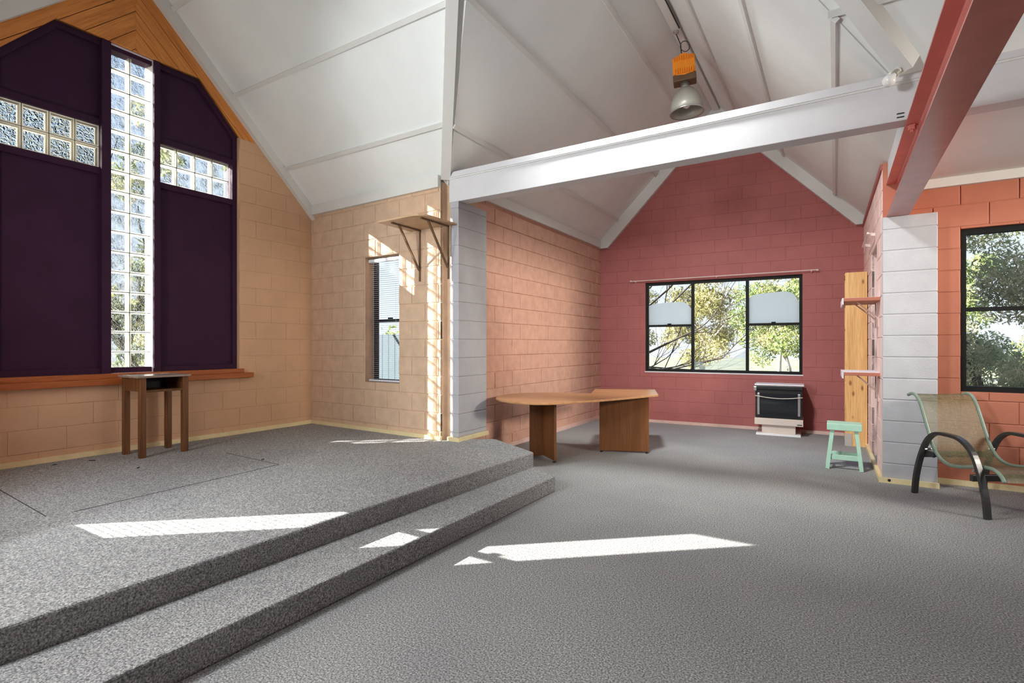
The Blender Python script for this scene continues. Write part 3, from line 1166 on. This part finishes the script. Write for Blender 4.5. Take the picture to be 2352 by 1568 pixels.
# valley rafters
t = mkbar((-3.585, 4.43, 3.115), (-1.84, 2.433, 4.99), 0.10, 0.11)
tag(obj('valley_rafter', t, 'trim_white'), 'white valley rafter rising from the left end of the tie beam', 'rafter', kind='structure')
t = mkbar((0.415, 4.36, 3.17), (-1.17, 2.433, 5.00), 0.12, 0.15)
tag(obj('valley_rafter', t, 'trim_white'), 'white valley rafter rising from the right end of the tie beam', 'rafter', kind='structure')
# tie beam
t = NB()
box(t, -3.535, 5.0, 4.432, 4.58, 2.826, 3.075)
tb = obj('tie_beam', t, 'beam_white', bevel=0.004)
tag(tb, 'white painted timber tie beam spanning between the two grey piers', 'beam', kind='structure')
obj('capping', mkbox(-3.555, 5.0, 4.412, 4.59, 3.085, 3.142), 'beam_white', tb)
obj('fillet', mkbox(-3.545, 5.0, 4.422, 4.585, 3.072, 3.088), 'trim_white', tb)
# bolts of the tie beam beside the red beam
for z in (2.845, 2.87):
    obj('bolt', mkbox(0.36, 0.40, 4.424, 4.434, z, z + 0.006), 'seam_dark', tb)

# red steel beam: a rolled I section
prof = [(0.413, 2.50), (0.585, 2.50), (0.585, 2.513), (0.510, 2.517), (0.504, 2.525), (0.504, 2.795), (0.510, 2.803), (0.585, 2.807),
        (0.585, 2.82), (0.413, 2.82), (0.413, 2.807), (0.488, 2.803), (0.494, 2.795), (0.494, 2.525), (0.488, 2.517), (0.413, 2.513)]
rb = obj('steel_beam', prism_y(NB(), prof, -5.8, 6.068), 'red_steel')
tag(rb, 'glossy dark red steel beam running over the right pier', 'beam', kind='structure')
obj('bearing_flange', mkbox(0.413, 0.585, 6.06, 6.20, 2.50, 2.513), 'red_steel', rb)
bb = NB()
lathe(bb, [(0.0, -0.045), (0.012, -0.045), (0.012, -0.03), (0.024, -0.03), (0.024, -0.008), (0.03, -0.008), (0.03, 0.0)], 6, (0.452, 4.505, 2.803))
obj('bolt', bb, 'red_steel', rb)

# baseboards
t = NB()
box(t, 0.4, 4.47, -0.032, 0.0, STAGE, STAGE + 0.045)
tag(obj('baseboard_left', t, 'cream_trim', M=MA), 'cream quad strip at the foot of the purple window wall', 'baseboard', kind='structure')
t = NB()
box(t, 0.0, 2.26, -0.03, 0.0, STAGE, STAGE + 0.042)
tag(obj('baseboard_middle', t, 'cream_trim', M=MB), 'cream strip at the foot of the short peach wall', 'baseboard', kind='structure')
t = NB()
box(t, -3.535, -3.385, 4.395, 4.425, STAGE, STAGE + 0.042)
box(t, -3.405, -3.38, 4.40, 4.96, STAGE, STAGE + 0.042)
tag(obj('baseboard_pillar', t, 'cream_trim'), 'cream strip around the foot of the left grey pier', 'baseboard', kind='structure')
t = NB()
box(t, 4.96, 8.70, -0.02, 0.0, 0.0, 0.055)
tag(obj('baseboard_inner', t, 'pink_trim', M=MD), 'pale pink strip at the foot of the terracotta wall', 'baseboard', kind='structure')
t = NB()
box(t, 0.0, 3.88, -0.02, 0.0, 0.0, 0.045)
tag(obj('baseboard_back', t, 'pink_trim', M=MC), 'pinkish strip at the foot of the rose wall', 'baseboard', kind='structure')
t = NB()
box(t, 0.75, 2.80, -0.035, 0.0, 0.0, 0.045)
tag(obj('baseboard_right', t, 'cream_trim', M=ME), 'cream strip with worn patches along the foot of the edge-on pink wall', 'baseboard', kind='structure')
t = NB()
box(t, 0.352, 0.80, 6.015, 6.049, 0.0, 0.045)
bp = obj('baseboard_pier', t, 'cream_trim')
tag(bp, 'cream strip with a dark knot at the foot of the right pier', 'baseboard', kind='structure')
bm = NB()
lathe(bm, [(0.0, 0.001), (0.013, 0.0)], 10)
kn = obj('knot', bm, 'seam_dark', bp)
kn.rotation_euler = (PI / 2, 0, 0)
kn.location = (0.432, 6.0135, 0.028)
t = NB()
box(t, 0.80, 5.0, -0.022, 0.0, 0.0, 0.05)
tag(obj('baseboard_far_right', t, 'cream_trim', M=MF), 'cream strip at the foot of the orange pink wall', 'baseboard', kind='structure')

# ------------------------------------------------------------------ things
# curtain rod over the wide window
r = empty('curtain_rod')
r.matrix_world = MC
tag(r, 'thin pale pink curtain rod above the wide black window', 'curtain rod')
obj('rod', mktube([(0.57, -0.06, 2.378), (3.31, -0.06, 2.388)], 0.007, 8), 'rod_white', r)
for u in (0.64, 1.94, 3.24):
    obj('bracket', mkbar((u, -0.06, 2.378), (u, 0.0, 2.36), 0.012, 0.02), 'rod_white', r)
for u in (0.565, 3.315):
    obj('finial', mktube([(u - 0.012, -0.06, 2.383), (u + 0.012, -0.06, 2.383)], 0.012, 8), 'rod_white', r)
# short rod on the edge-on wall
r = empty('curtain_rod')
r.matrix_world = ME
tag(r, 'short white curtain rod high on the edge-on pink wall', 'curtain rod')
obj('rod', mktube([(1.15, -0.075, 2.50), (2.05, -0.075, 2.50)], 0.012, 8), 'rod_white', r)
for u in (1.25, 1.98):
    obj('bracket', mkbar((u, -0.075, 2.50), (u, 0.0, 2.49), 0.014, 0.03), 'rod_white', r)

# high shelf on the short wall
sh = empty('wall_shelf', (-3.78, 4.20, 2.57))
tag(sh, 'pale wooden shelf with rounded corner high on the short peach wall', 'shelf')
poly = [(-0.285, 0.20), (0.355, 0.21)]
R = 0.12
x1, y1 = 0.345, -0.32
for k in range(7):
    a = k / 6 * PI / 2
    poly.append((x1 - R + R * math.cos(a), y1 + R - R * math.sin(a)))
poly += [(-0.285, -0.30)]
obj('board', prism(NB(), poly, 0.0, 0.018), 'shelf_wood', sh)
for x in (-0.14, 0.262):
    b = obj('bracket', mkbar((x, 0.195, -0.57), (x, 0.195, -0.004), 0.022, 0.012, (0, 1, 0)), 'brown_bracket', sh)
    obj('arm', mkbar((x, 0.20, -0.008), (x, -0.24, -0.008), 0.022, 0.012), 'brown_bracket', b)
    obj('strut', mkbar((x, 0.185, -0.45), (x, -0.13, -0.012), 0.024, 0.012, (0, 1, 1)), 'brown_bracket', b)

# two painted shelves on the edge-on wall
for k, (z, lab) in enumerate(((1.735, 'rose painted wall shelf on brackets, upper of the pair by the right pier'), (0.985, 'rose painted wall shelf with white top, lower of the pair by the right pier'))):
    s = empty('wall_shelf')
    s.matrix_world = ME @ Matrix.Translation((2.22, 0, z))
    tag(s, lab, 'shelf', group='rose shelves on the edge-on wall')
    bd = NB()
    box(bd, -0.26, 0.36, -0.31, -0.004, 0.0, 0.035, 0)
    for f in bd.faces:
        if f.normal.z > 0.5:
            f.material_index = 1
    bd.faces.ensure_lookup_table()
    bd.normal_update()
    for f in bd.faces:
        f.material_index = 1 if f.normal.z > 0.5 else 0
    obj('board', bd, ['orange_rose', 'white_sill'], s, bevel=0.004)
    obj('edge_strip', mkbox(-0.26, 0.362, -0.322, -0.31, -0.03, 0.036), 'white_sill', s)
    for u in (-0.12, 0.22):
        b = obj('bracket', mkbox(u - 0.011, u + 0.011, -0.016, -0.004, -0.26, 0.0), 'pink_trim', s)
        obj('strut', mkbar((u, -0.012, -0.17), (u, -0.19, -0.004), 0.02, 0.012, (0, 1, 1)), 'pink_trim', b)

# tall narrow pine bookcase against the edge-on wall, its side towards the viewer
bc = empty('bookcase', (0.235, 8.12, 0))
tag(bc, 'tall narrow knotty pine bookcase standing against the edge-on wall', 'bookcase')
obj('side_panel', mkbox(-0.122, 0.112, -0.14, -0.118, 0.0, 2.225), 'pine_board', bc)
obj('side_panel', mkbox(-0.122, 0.112, 0.478, 0.50, 0.0, 2.225), 'pine_board', bc)
obj('back_panel', mkbox(0.104, 0.112, -0.118, 0.478, 0.02, 2.2), 'pine_board', bc)
for z in (0.06, 0.42, 0.80, 1.17, 1.50, 1.82, 2.19):
    obj('shelf_board', mkbox(-0.128, 0.104, -0.118, 0.478, z, z + 0.022), 'pine_board', bc)
obj('foot_block', mkbox(-0.128, -0.05, -0.146, -0.141, 0.0, 0.16), 'concrete', bc)

# gas heater
MH = MC @ Matrix.Translation((2.825, 0, 0))
h = empty('gas_heater')
h.matrix_world = MH
tag(h, 'white and black gas heater on a beige pedestal below the wide window', 'heater')
hw = 0.31
obj('base_plate', mkbox(-hw + 0.02, hw - 0.03, -0.50, -0.09, 0.0, 0.03), 'white_enamel', h, bevel=0.003)
obj('pedestal', mkbox(-0.215, 0.215, -0.46, -0.12, 0.03, 0.16), 'beige_enamel', h, bevel=0.005)
obj('lower_panel', mkbox(-hw, hw, -0.50, -0.10, 0.15, 0.245), 'beige_enamel', h, bevel=0.006)
obj('badge', mkbox(hw - 0.075, hw - 0.015, -0.504, -0.499, 0.168, 0.180), 'black_plastic', h)
obj('case', mkbox(-hw + 0.01, hw - 0.01, -0.465, -0.10, 0.245, 0.715), 'black_plastic', h, bevel=0.006)
obj('glass_front', mkbox(-hw + 0.075, hw - 0.075, -0.478, -0.462, 0.262, 0.60), 'dark_glass', h)
for x in (-hw + 0.052, hw - 0.052):
    obj('side_strip', mkbox(x - 0.017, x + 0.017, -0.486, -0.464, 0.29, 0.605), 'chrome', h, bevel=0.006)
obj('hood', mkbox(-hw, hw, -0.495, -0.10, 0.655, 0.715), 'black_plastic', h, bevel=0.012)
obj('top_plate', mkbox(-hw, hw + 0.01, -0.485, -0.08, 0.715, 0.732), 'white_enamel', h, bevel=0.003)
obj('control_knob', mkbox(-hw - 0.012, -hw + 0.03, -0.505, -0.43, 0.635, 0.70), 'chrome', h, bevel=0.008)
pts = [(-hw + 0.01 + 2 * (hw - 0.01) * k / 12, -0.50, 0.565 - 0.028 * math.sin(PI * k / 12) - 0.006 * k / 12) for k in range(13)]
obj('wire', mktube(pts, 0.005, 6), 'cord_cream', h)

# mint stool
s = empty('step_stool', (0.082, 6.53, 0))
tag(s, 'small mint green wooden stool in front of the bookcase', 'stool')
obj('seat', mkbox(-0.155, 0.155, -0.125, 0.125, 0.405, 0.475), 'mint', s, bevel=0.006)
for sx in (-1, 1):
    for sy in (-1, 1):
        obj('leg', mkbar((sx * 0.105, sy * 0.085, 0.41), (sx * 0.150, sy * 0.125, 0.0), 0.036, 0.036, (0, 1, 0)), 'mint', s, bevel=0.002)
for sy in (-1, 1):
    obj('rail', mkbox(-0.125, 0.125, sy * 0.105 - 0.012, sy * 0.105 + 0.012, 0.10, 0.15), 'mint', s, bevel=0.003)
for sx in (-1, 1):
    obj('stretcher', mkbox(sx * 0.135 - 0.01, sx * 0.135 + 0.01, -0.10, 0.10, 0.11, 0.135), 'mint', s)

# small school desk on the stage
d = empty('school_desk', (-5.512, 2.452, STAGE))
tag(d, 'small dark wooden school desk with open book shelf on the stage', 'desk')
for sx in (-1, 1):
    for sy in (-1, 1):
        obj('leg', mkbox(sx * 0.158 - 0.026, sx * 0.158 + 0.026, sy * 0.182 - 0.025, sy * 0.182 + 0.025, 0.0, 0.725), 'desk_wood', d, bevel=0.004)
obj('top', mkbox(-0.20, 0.20, -0.235, 0.225, 0.725, 0.745), 'desk_top', d, bevel=0.004)
obj('shelf', mkbox(-0.17, 0.185, -0.16, 0.16, 0.60, 0.612), 'desk_wood', d)
obj('side_panel', mkbox(-0.14, 0.14, -0.20, -0.186, 0.60, 0.725), 'desk_wood', d)
obj('side_panel', mkbox(-0.14, 0.14, 0.186, 0.20, 0.60, 0.725), 'desk_wood', d)
obj('back_panel', mkbox(-0.175, -0.16, -0.16, 0.16, 0.60, 0.725), 'black_plastic', d)
obj('apron', mkbox(0.165, 0.18, -0.158, 0.158, 0.592, 0.602), 'desk_wood', d)

# curved conference desk
dk = empty('curved_desk', (-2.5, 5.6, 0))
tag(dk, 'curved beech veneer desk on two panel legs beside the stage steps', 'desk')
outl = [(-3.365, 5.30), (-3.34, 5.09), (-3.25, 4.91), (-3.11, 4.775), (-2.93, 4.685), (-2.75, 4.655), (-2.60, 4.685), (-2.48, 4.77), (-2.38, 4.91), (-2.24, 5.19),
        (-2.10, 5.48), (-1.93, 5.90), (-1.80, 6.25), (-2.05, 6.96), (-2.76, 6.60), (-2.56, 5.99), (-2.72, 5.90), (-2.95, 5.86), (-3.14, 5.77), (-3.28, 5.62), (-3.35, 5.46)]
bm = NB()
prism(bm, [(x + 2.5, y - 5.6) for x, y in outl], 0.677, 0.701)
obj('top', bm, 'beech_top', dk, bevel=0.005)


def vpanel(name, a, b, z0, z1, th, m, parent, org):
    return obj(name, mkbar((a[0] - org[0], a[1] - org[1], (z0 + z1) / 2), (b[0] - org[0], b[1] - org[1], (z0 + z1) / 2), th, z1 - z0), m, parent, bevel=0.003)


og = (-2.5, 5.6)
p1 = vpanel('leg_panel', (-2.612, 5.13), (-2.885, 5.357), 0.022, 0.676, 0.03, 'beech_panel', dk, og)
p2 = vpanel('leg_panel', (-2.862, 5.345), (-2.985, 5.215), 0.022, 0.676, 0.03, 'beech_panel', dk, og)
p3 = vpanel('leg_panel', (-2.433, 5.955), (-1.892, 6.17), 0.022, 0.676, 0.03, 'beech_panel', dk, og)
for x, y in ((-2.632, 5.147), (-2.965, 5.235), (-2.41, 5.964), (-1.915, 6.161)):
    bm = NB()
    lathe(bm, [(0.0, 0.0), (0.02, 0.0), (0.02, 0.012), (0.008, 0.012), (0.008, 0.024), (0, 0.024)], 10, (x + 2.5, y - 5.6, 0.0))
    obj('foot', bm, 'black_plastic', dk)

# pendant lamp
PX, PY = XR, 6.255
lp = empty('pendant_lamp', (PX, PY, 5.03))
tag(lp, 'industrial pendant lamp with orange ballast box and grey metal dome', 'lamp')
TL = 0.075  # the lamp hangs slightly askew along the picture
dx = Vector((math.cos(YAW), math.sin(YAW), 0))


def hang(dz):
    """point on the hanging line dz below the hook"""
    return dx * (0.018 + 0.105 * min(1, dz / 0.55)) * (dz > 0.05)


hook = NB()
lathe(hook, [(0.0, 0.02), (0.03, 0.02), (0.036, -0.03), (0.03, -0.06), (0.012, -0.075), (0.0, -0.075)], 12)
obj('ceiling_hook', hook, 'steel', lp)
cpts = [Vector((0, 0, -0.07)) + dx * 0.0, Vector((0, 0, -0.14)) + dx * 0.03, Vector((0, 0, -0.2)) + dx * 0.055, Vector((0, 0, -0.28)) + dx * 0.06, Vector((0, 0, -0.34)) + dx * 0.075]
obj('cord', mktube(cpts, 0.006, 6), 'black_plastic', lp)
lpts = []
for k in range(17):
    a = 2 * PI * k / 16
    lpts.append(Vector((0, 0, -0.215 + 0.062 * math.sin(a))) + dx * (0.105 + 0.055 * math.cos(a)))
obj('cable_loop', mktube(lpts, 0.0045, 6), 'black_plastic', lp)
ax = dx * 0.085
RT = Matrix.Rotation(YAW - 0.35, 4, 'Z')
MH2 = Matrix.Translation((ax.x, ax.y, -0.34)) @ RT @ Matrix.Rotation(-0.06, 4, 'Y')


def lobj(name, bm, m, parent, smooth=False, bevel=0.0):
    bmesh.ops.transform(bm, matrix=MH2, verts=bm.verts[:])
    return obj(name, bm, m, parent, smooth=smooth, bevel=bevel)


bm = NB()
prism_y(bm, [(-0.125, -0.235), (0.0, -0.255), (0.125, -0.235), (0.125, -0.035), (0.05, -0.018), (0.03, 0.0), (-0.03, 0.0), (-0.05, -0.018), (-0.125, -0.045)], -0.09, 0.09)
bal = lobj('ballast_box', bm, 'orange_plastic', lp, bevel=0.008)
for k in range(9):
    x = -0.10 + 0.025 * k
    lobj('rib', mkbox(x - 0.004, x + 0.004, -0.104, -0.088, -0.080, -0.025 - 0.006 * abs(k - 4) * 0.5), 'orange_plastic', bal)
    lobj('rib', mkbox(x - 0.004, x + 0.004, -0.104, -0.088, -0.237, -0.180), 'orange_plastic', bal)
lobj('bracket', mkbox(-0.13, 0.13, -0.085, 0.085, -0.315, -0.235), 'brown_bracket', lp, bevel=0.012)
bm = NB()
lathe(bm, [(0.0, -0.28), (0.05, -0.28), (0.052, -0.36), (0.062, -0.40), (0.0, -0.40)], 20)
lobj('neck', bm, 'steel', lp, smooth=True)
bm = NB()
outer = [(0.055, -0.375), (0.09, -0.395), (0.13, -0.44), (0.163, -0.51), (0.18, -0.58), (0.192, -0.665)]
inner = [(0.188, -0.665), (0.176, -0.58), (0.159, -0.51), (0.126, -0.445), (0.085, -0.402), (0.03, -0.39)]
lathe(bm, outer + inner, 36)
dome = lobj('dome_shade', bm, 'dome_metal', lp, smooth=True)
bm = NB()
lathe(bm, [(0.186, -0.668), (0.196, -0.668), (0.198, -0.662), (0.194, -0.655), (0.186, -0.657)], 36)
lobj('rim', bm, 'chrome', dome, smooth=True)
bm = NB()
lathe(bm, [(0.0, -0.62), (0.035, -0.60), (0.05, -0.55), (0.04, -0.49), (0.025, -0.44), (0.02, -0.40)], 18)
lobj('bulb', bm, 'bulb_white', lp, smooth=True)
# conduit along the ridge to the lamp
tag(obj('conduit', mktube([(XR + 0.05, 3.0, RIDGE - 0.105), (XR + 0.05, 6.15, RIDGE - 0.105), (XR + 0.05, 6.2, RIDGE - 0.105)], 0.008, 6), 'black_plastic'),
    'thin dark cable run along the ridge batten to the pendant lamp', 'cable')

# spot lamp on the right end of the tie beam
so = empty('spot_lamp', (0.375, 4.36, 3.155))
tag(so, 'bare reflector bulb in a white swivel holder above the tie beam', 'lamp')
bm = NB()
lathe(bm, [(0, 0.0), (0.04, 0.0), (0.04, 0.02), (0.0, 0.02)], 16)
bmesh.ops.transform(bm, matrix=Matrix.Rotation(PI / 2, 4, 'X'), verts=bm.verts[:])
obj('base', bm, 'trim_white', so)
arm = [(0, -0.02, 0), (-0.012, -0.045, -0.022), (-0.024, -0.06, -0.045)]
obj('holder', mktube(arm, 0.02, 12), 'trim_white', so)
MBu = Matrix.Translation((-0.024, -0.06, -0.045)) @ Vector((-0.62, -0.45, -0.85)).to_track_quat('Z', 'Y').to_matrix().to_4x4()
bm = NB()
lathe(bm, [(0.0, 0), (0.021, 0.0), (0.021, 0.03), (0.0, 0.03)], 14)
bmesh.ops.transform(bm, matrix=MBu, verts=bm.verts[:])
obj('socket', bm, 'dome_metal', so)
bm = NB()
lathe(bm, [(0.016, 0.03), (0.02, 0.045), (0.038, 0.075), (0.04, 0.09), (0.034, 0.108), (0.018, 0.118), (0.0, 0.12)], 20)
bmesh.ops.transform(bm, matrix=MBu, verts=bm.verts[:])
obj('bulb', bm, 'bulb_white', so, smooth=True)

# sling armchair
ch = empty('sling_armchair', (1.035, 5.60, 0), math.atan2(-0.85, 0.53))
tag(ch, 'low outdoor armchair with olive woven sling beside the right pier', 'chair')


def smooth_path(pts, n=6):
    P = [Vector(p) for p in pts]
    out = []
    for i in range(len(P) - 1):
        p0, p1, p2, p3 = P[max(i - 1, 0)], P[i], P[i + 1], P[min(i + 2, len(P) - 1)]
        for k in range(n):
            t = k / n
            out.append(0.5 * ((2 * p1) + (p2 - p0) * t + (2 * p0 - 5 * p1 + 4 * p2 - p3) * t * t + (3 * p1 - p0 - 3 * p2 + p3) * t ** 3))
    out.append(P[-1])
    return out


arch = [(-0.355, 0.0), (-0.335, 0.16), (-0.285, 0.34), (-0.215, 0.485), (-0.13, 0.555), (-0.02, 0.565), (0.11, 0.55), (0.215, 0.47), (0.28, 0.33), (0.325, 0.16), (0.345, 0.0)]
rail = [(-0.50, 0.845), (-0.455, 0.862), (-0.405, 0.845), (-0.36, 0.78), (-0.315, 0.67), (-0.27, 0.55), (-0.225, 0.44), (-0.16, 0.355), (-0.07, 0.315), (0.04, 0.32), (0.15, 0.345), (0.25, 0.365), (0.33, 0.365), (0.39, 0.335), (0.42, 0.29)]
for sy in (-1, 1):
    sec = [(-0.024, -0.013), (0.024, -0.013), (0.024, 0.013), (-0.024, 0.013)]
    ar = obj('arm_frame', mktube(smooth_path([(x, sy * 0.30, z) for x, z in arch], 5), 0.02, section=sec, side=(0, 1, 0)), 'chair_black', ch, bevel=0.004)
    obj('side_rail', mktube(smooth_path([(x, sy * 0.245, z) for x, z in rail], 4), 0.014, 8), 'rail_green', ch, smooth=True)
    for x, z in ((-0.25, 0.405), (0.22, 0.33)):
        obj('bolt', mktube([(x, sy * 0.24, z), (x, sy * 0.30, z)], 0.011, 8), 'steel', ch)
bm = NB()
pth = smooth_path([(x, 0, z) for x, z in rail], 4)
rows = []
for p in pth:
    rows.append([bm.verts.new((p.x, y, p.z - 0.007 * (1 - (y / 0.24) ** 2))) for y in (-0.238, -0.16, -0.08, 0.0, 0.08, 0.16, 0.238)])
for a, b in zip(rows, rows[1:]):
    for i in range(6):
        bm.faces.new((a[i], a[i + 1], b[i + 1], b[i]))
obj('sling', bm, 'sling_weave', ch, smooth=True)
obj('cross_bar', mkbox(0.18, 0.21, -0.29, 0.29, 0.245, 0.295), 'chair_black', ch, bevel=0.003)
obj('cross_bar', mkbox(-0.30, -0.27, -0.29, 0.29, 0.33, 0.38), 'chair_black', ch, bevel=0.003)
for sy in (-1, 1):
    obj('seat_rail', mkbar((-0.285, sy * 0.27, 0.375), (-0.20, sy * 0.25, 0.36), 0.02, 0.04), 'chair_black', ch)

# small dark scraps on the stage carpet
for i, (x, y, L_, a) in enumerate(((-5.60, 1.98, 0.05, 0.5), (-5.67, 1.74, 0.03, 1.2), (-4.94, 2.07, 0.03, 2.0), (-4.35, 2.80, 0.02, 0.9))):
    o = obj('carpet_scrap', mkbar((-L_ / 2, 0, 0.003), (L_ / 2, 0.01, 0.003), 0.008, 0.006), 'seam_dark')
    o.location = (x, y, STAGE)
    o.rotation_euler = (0, 0, a)
    tag(o, ['long dark scrap of thread on the stage carpet left of the school desk', 'tiny dark crumb on the stage carpet near the cream strip',
            'tiny dark crumb on the stage carpet in front of the school desk', 'tiny dark crumb on the stage carpet beyond the school desk'][i], 'scrap', group='scraps on the stage carpet')

# ------------------------------------------------------------------ outside
tag(obj('ground', mkbox(-60, 60, -60, 70, -0.5, -0.3), 'lawn'), 'pale dry lawn around the building', 'lawn', kind='structure')


def branch(bm, p, d, L, r, depth, spread=0.7, n=4, wig=0.2):
    pts = [Vector(p)]
    dd = Vector(d).normalized()
    rr = [r]
    for k in range(n):
        dd = (dd + Vector((random.uniform(-1, 1), random.uniform(-1, 1), random.uniform(-0.5, 0.7))) * wig).normalized()
        pts.append(pts[-1] + dd * L / n)
        rr.append(r * (1 - 0.5 * (k + 1) / n))
    tube(bm, pts, rr, 5 if depth < 2 else 4)
    tips = [pts[-1]]
    if depth > 0:
        for k in range(3):
            i = random.randint(1, n)
            nd = (dd + Vector((random.uniform(-1, 1), random.uniform(-1, 1), random.uniform(-0.5, 0.9))) * spread).normalized()
            tips += branch(bm, pts[i], nd, L * random.uniform(0.55, 0.8), rr[i] * 0.7, depth - 1, spread, n)
    return tips


def leaves(bm, centers, n, rad, size, droop=0.4):
    for _ in range(n):
        c = random.choice(centers)
        while True:
            o = Vector((random.uniform(-1, 1), random.uniform(-1, 1), random.uniform(-1, 1)))
            if o.length < 1:
                break
        p = Vector(c) + o * rad
        a = Vector((random.uniform(-1, 1), random.uniform(-1, 1), random.uniform(-1 - droop, 1 - droop))).normalized()
        b = a.cross(Vector((random.uniform(-1, 1), random.uniform(-1, 1), random.uniform(-1, 1)))).normalized()
        s = size * random.uniform(0.6, 1.4)
        bm.faces.new([bm.verts.new(p - a * s), bm.verts.new(p + b * s * 0.32), bm.verts.new(p + a * s), bm.verts.new(p - b * s * 0.32)])


def tree(name, loc, H, crown_r, crown_h, nl, lsize, lm, bark, label, group=None, depth=2, cr_base=0.35):
    e = empty(name, loc)
    tag(e, label, 'tree', group)
    bm = NB()
    tips = branch(bm, (0, 0, -0.02), (random.uniform(-0.1, 0.1), random.uniform(-0.1, 0.1), 1), H * 0.5, 0.03 + H * 0.012, depth, 0.5)
    obj('trunk', bm, bark, e)
    if nl:
        cs = []
        for _ in range(26):
            a, rr = random.uniform(0, 2 * PI), crown_r * math.sqrt(random.random())
            cs.append((rr * math.cos(a), rr * math.sin(a), H * cr_base + random.random() * crown_h))
        bm = NB()
        leaves(bm, cs, nl, crown_r * 0.33, lsize)
        o = obj('foliage', bm, lm, e)
        o['kind'] = 'stuff'
    return e


# bare tree right outside the wide window
random.seed(21)
e = empty('bare_tree', (-4.9, 12.3, -0.3))
tag(e, 'bare dark branched tree close outside the wide black window', 'tree')
bm = NB()
branch(bm, (0, 0, -0.02), (0.3, -0.02, 1), 4.6, 0.075, 0)
for z0, dd, L_, r_ in ((1.0, (1.0, 0.05, 0.42), 3.0, 0.035), (1.6, (0.9, 0.1, 0.75), 3.2, 0.03), (0.9, (0.9, -0.1, 0.10), 3.2, 0.028), (1.9, (0.45, 0.2, 1.2), 2.6, 0.03),
                       (1.2, (1.0, 0.15, -0.15), 2.8, 0.022), (2.2, (0.9, 0.0, 0.55), 3.0, 0.028), (1.7, (-0.6, 0.0, 0.8), 2.4, 0.025), (2.5, (0.6, 0.1, 0.9), 2.4, 0.024)):
    branch(bm, (z0 * 0.3, 0, z0), dd, L_ * 0.8, r_, 4, 0.75, 4)
obj('trunk', bm, 'bark', e)

# trees beyond the lawn, seen through the wide window
random.seed(5)
ws = [(-11.5, 21, 6.0, 'leaf_yellow', 'yellow green gum tree far left beyond the wide window'),
      (-8.6, 24, 6.6, 'leaf_yellow', 'pale gum tree with thin white trunk beyond the left bay of the wide window'),
      (-5.6, 26.5, 6.4, 'leaf_yellow', 'broad pale gum tree beyond the middle bay of the wide window'),
      (-4.6, 21.5, 4.2, 'leaf_yellow', 'sunlit yellow tree beyond the middle bay of the wide window'),
      (-1.7, 20, 4.0, 'leaf_green', 'green shrubby tree beyond the right bay of the wide window'),
      (-1.6, 25.5, 5.4, 'leaf_yellow', 'tall pale tree behind the green shrubby tree of the wide window'),
      (1.3, 22, 4.4, 'leaf_dark', 'dark leafy tree at the right edge of the wide window'),
      (3.8, 25, 5.6, 'leaf_green', 'green tree behind the edge-on wall, mostly hidden')]
for x, y, H, lm, lab in ws:
    tree('gum_tree', (x, y, -0.3), H, 1.35, H * 0.65, 8000, 0.07, lm, 'pale_bark', lab, group='trees beyond the wide window', cr_base=0.25)
# white post and rail fence beyond the wide window
f = empty('rail_fence', (0, 18.0, -0.3))
tag(f, 'low white post and rail fence across the lawn outside the wide window', 'fence')
for x in range(-6, 6):
    obj('post', mkbox(x * 1.0 - 0.05, x * 1.0 + 0.05, -0.05, 0.05, -0.02, 0.75), 'fence_white', f)
obj('rail', mkbox(-6.2, 5.2, -0.06, -0.045, 0.66, 0.75), 'fence_white', f)

# dense foliage outside the garden window
random.seed(9)
for i, (x, y, H, lm, lab) in enumerate(((2.05, 10.4, 4.6, 'leaf_dark', 'dense dark green tree filling the garden window'),
                                        (1.3, 15.6, 5.8, 'leaf_yellow', 'sunlit yellow green tree at the left of the garden window'),
                                        (4.2, 15.4, 5.8, 'leaf_green', 'tall green tree behind the dark tree of the garden window'))):
    tree('leafy_tree', (x, y, -0.3), H, 1.25, H * 0.85, 30000, 0.034, lm, 'bark', lab, group='trees outside the garden window', depth=1, cr_base=0.05)
random.seed(19)
tree('garden_shrub', (2.9, 12.3, -0.3), 2.2, 0.75, 1.7, 12000, 0.034, 'leaf_dark', 'bark', 'low dark shrub below the trees of the garden window', group='trees outside the garden window', depth=0, cr_base=0.0)
# fence and shrubs beyond the narrow window
f = empty('board_fence', (-9.6, 9.0, -0.3))
tag(f, 'blue grey board fence beyond the narrow blind window', 'fence')
for k in range(26):
    obj('board', mkbox(-2.6 + k * 0.2, -2.6 + k * 0.2 + 0.19, 0.0, 0.03, -0.02, 1.85), 'fence_grey', f)
random.seed(12)
tree('shrub_tree', (-10.6, 11.5, -0.3), 2.3, 1.1, 1.2, 900, 0.09, 'leaf_green', 'bark', 'thin green shrub tree behind the board fence', cr_base=0.3)
# trees outside the glass block wall
random.seed(15)
for i, (x, y, H, lm, lab) in enumerate(((-10.0, 2.7, 6.0, 'leaf_yellow', 'yellow green tree outside the left arm of the glass block cross'),
                                        (-10.4, 4.65, 6.2, 'leaf_dark', 'dark tree outside the middle column of the glass block cross'),
                                        (-10.0, 6.6, 6.0, 'leaf_green', 'green tree outside the right arm of the glass block cross'))):
    tree('garden_tree', (x, y, -0.3), H, 0.85, H * 0.85, 5000, 0.07, lm, 'bark', lab, group='trees outside the glass block cross', cr_base=0.1)
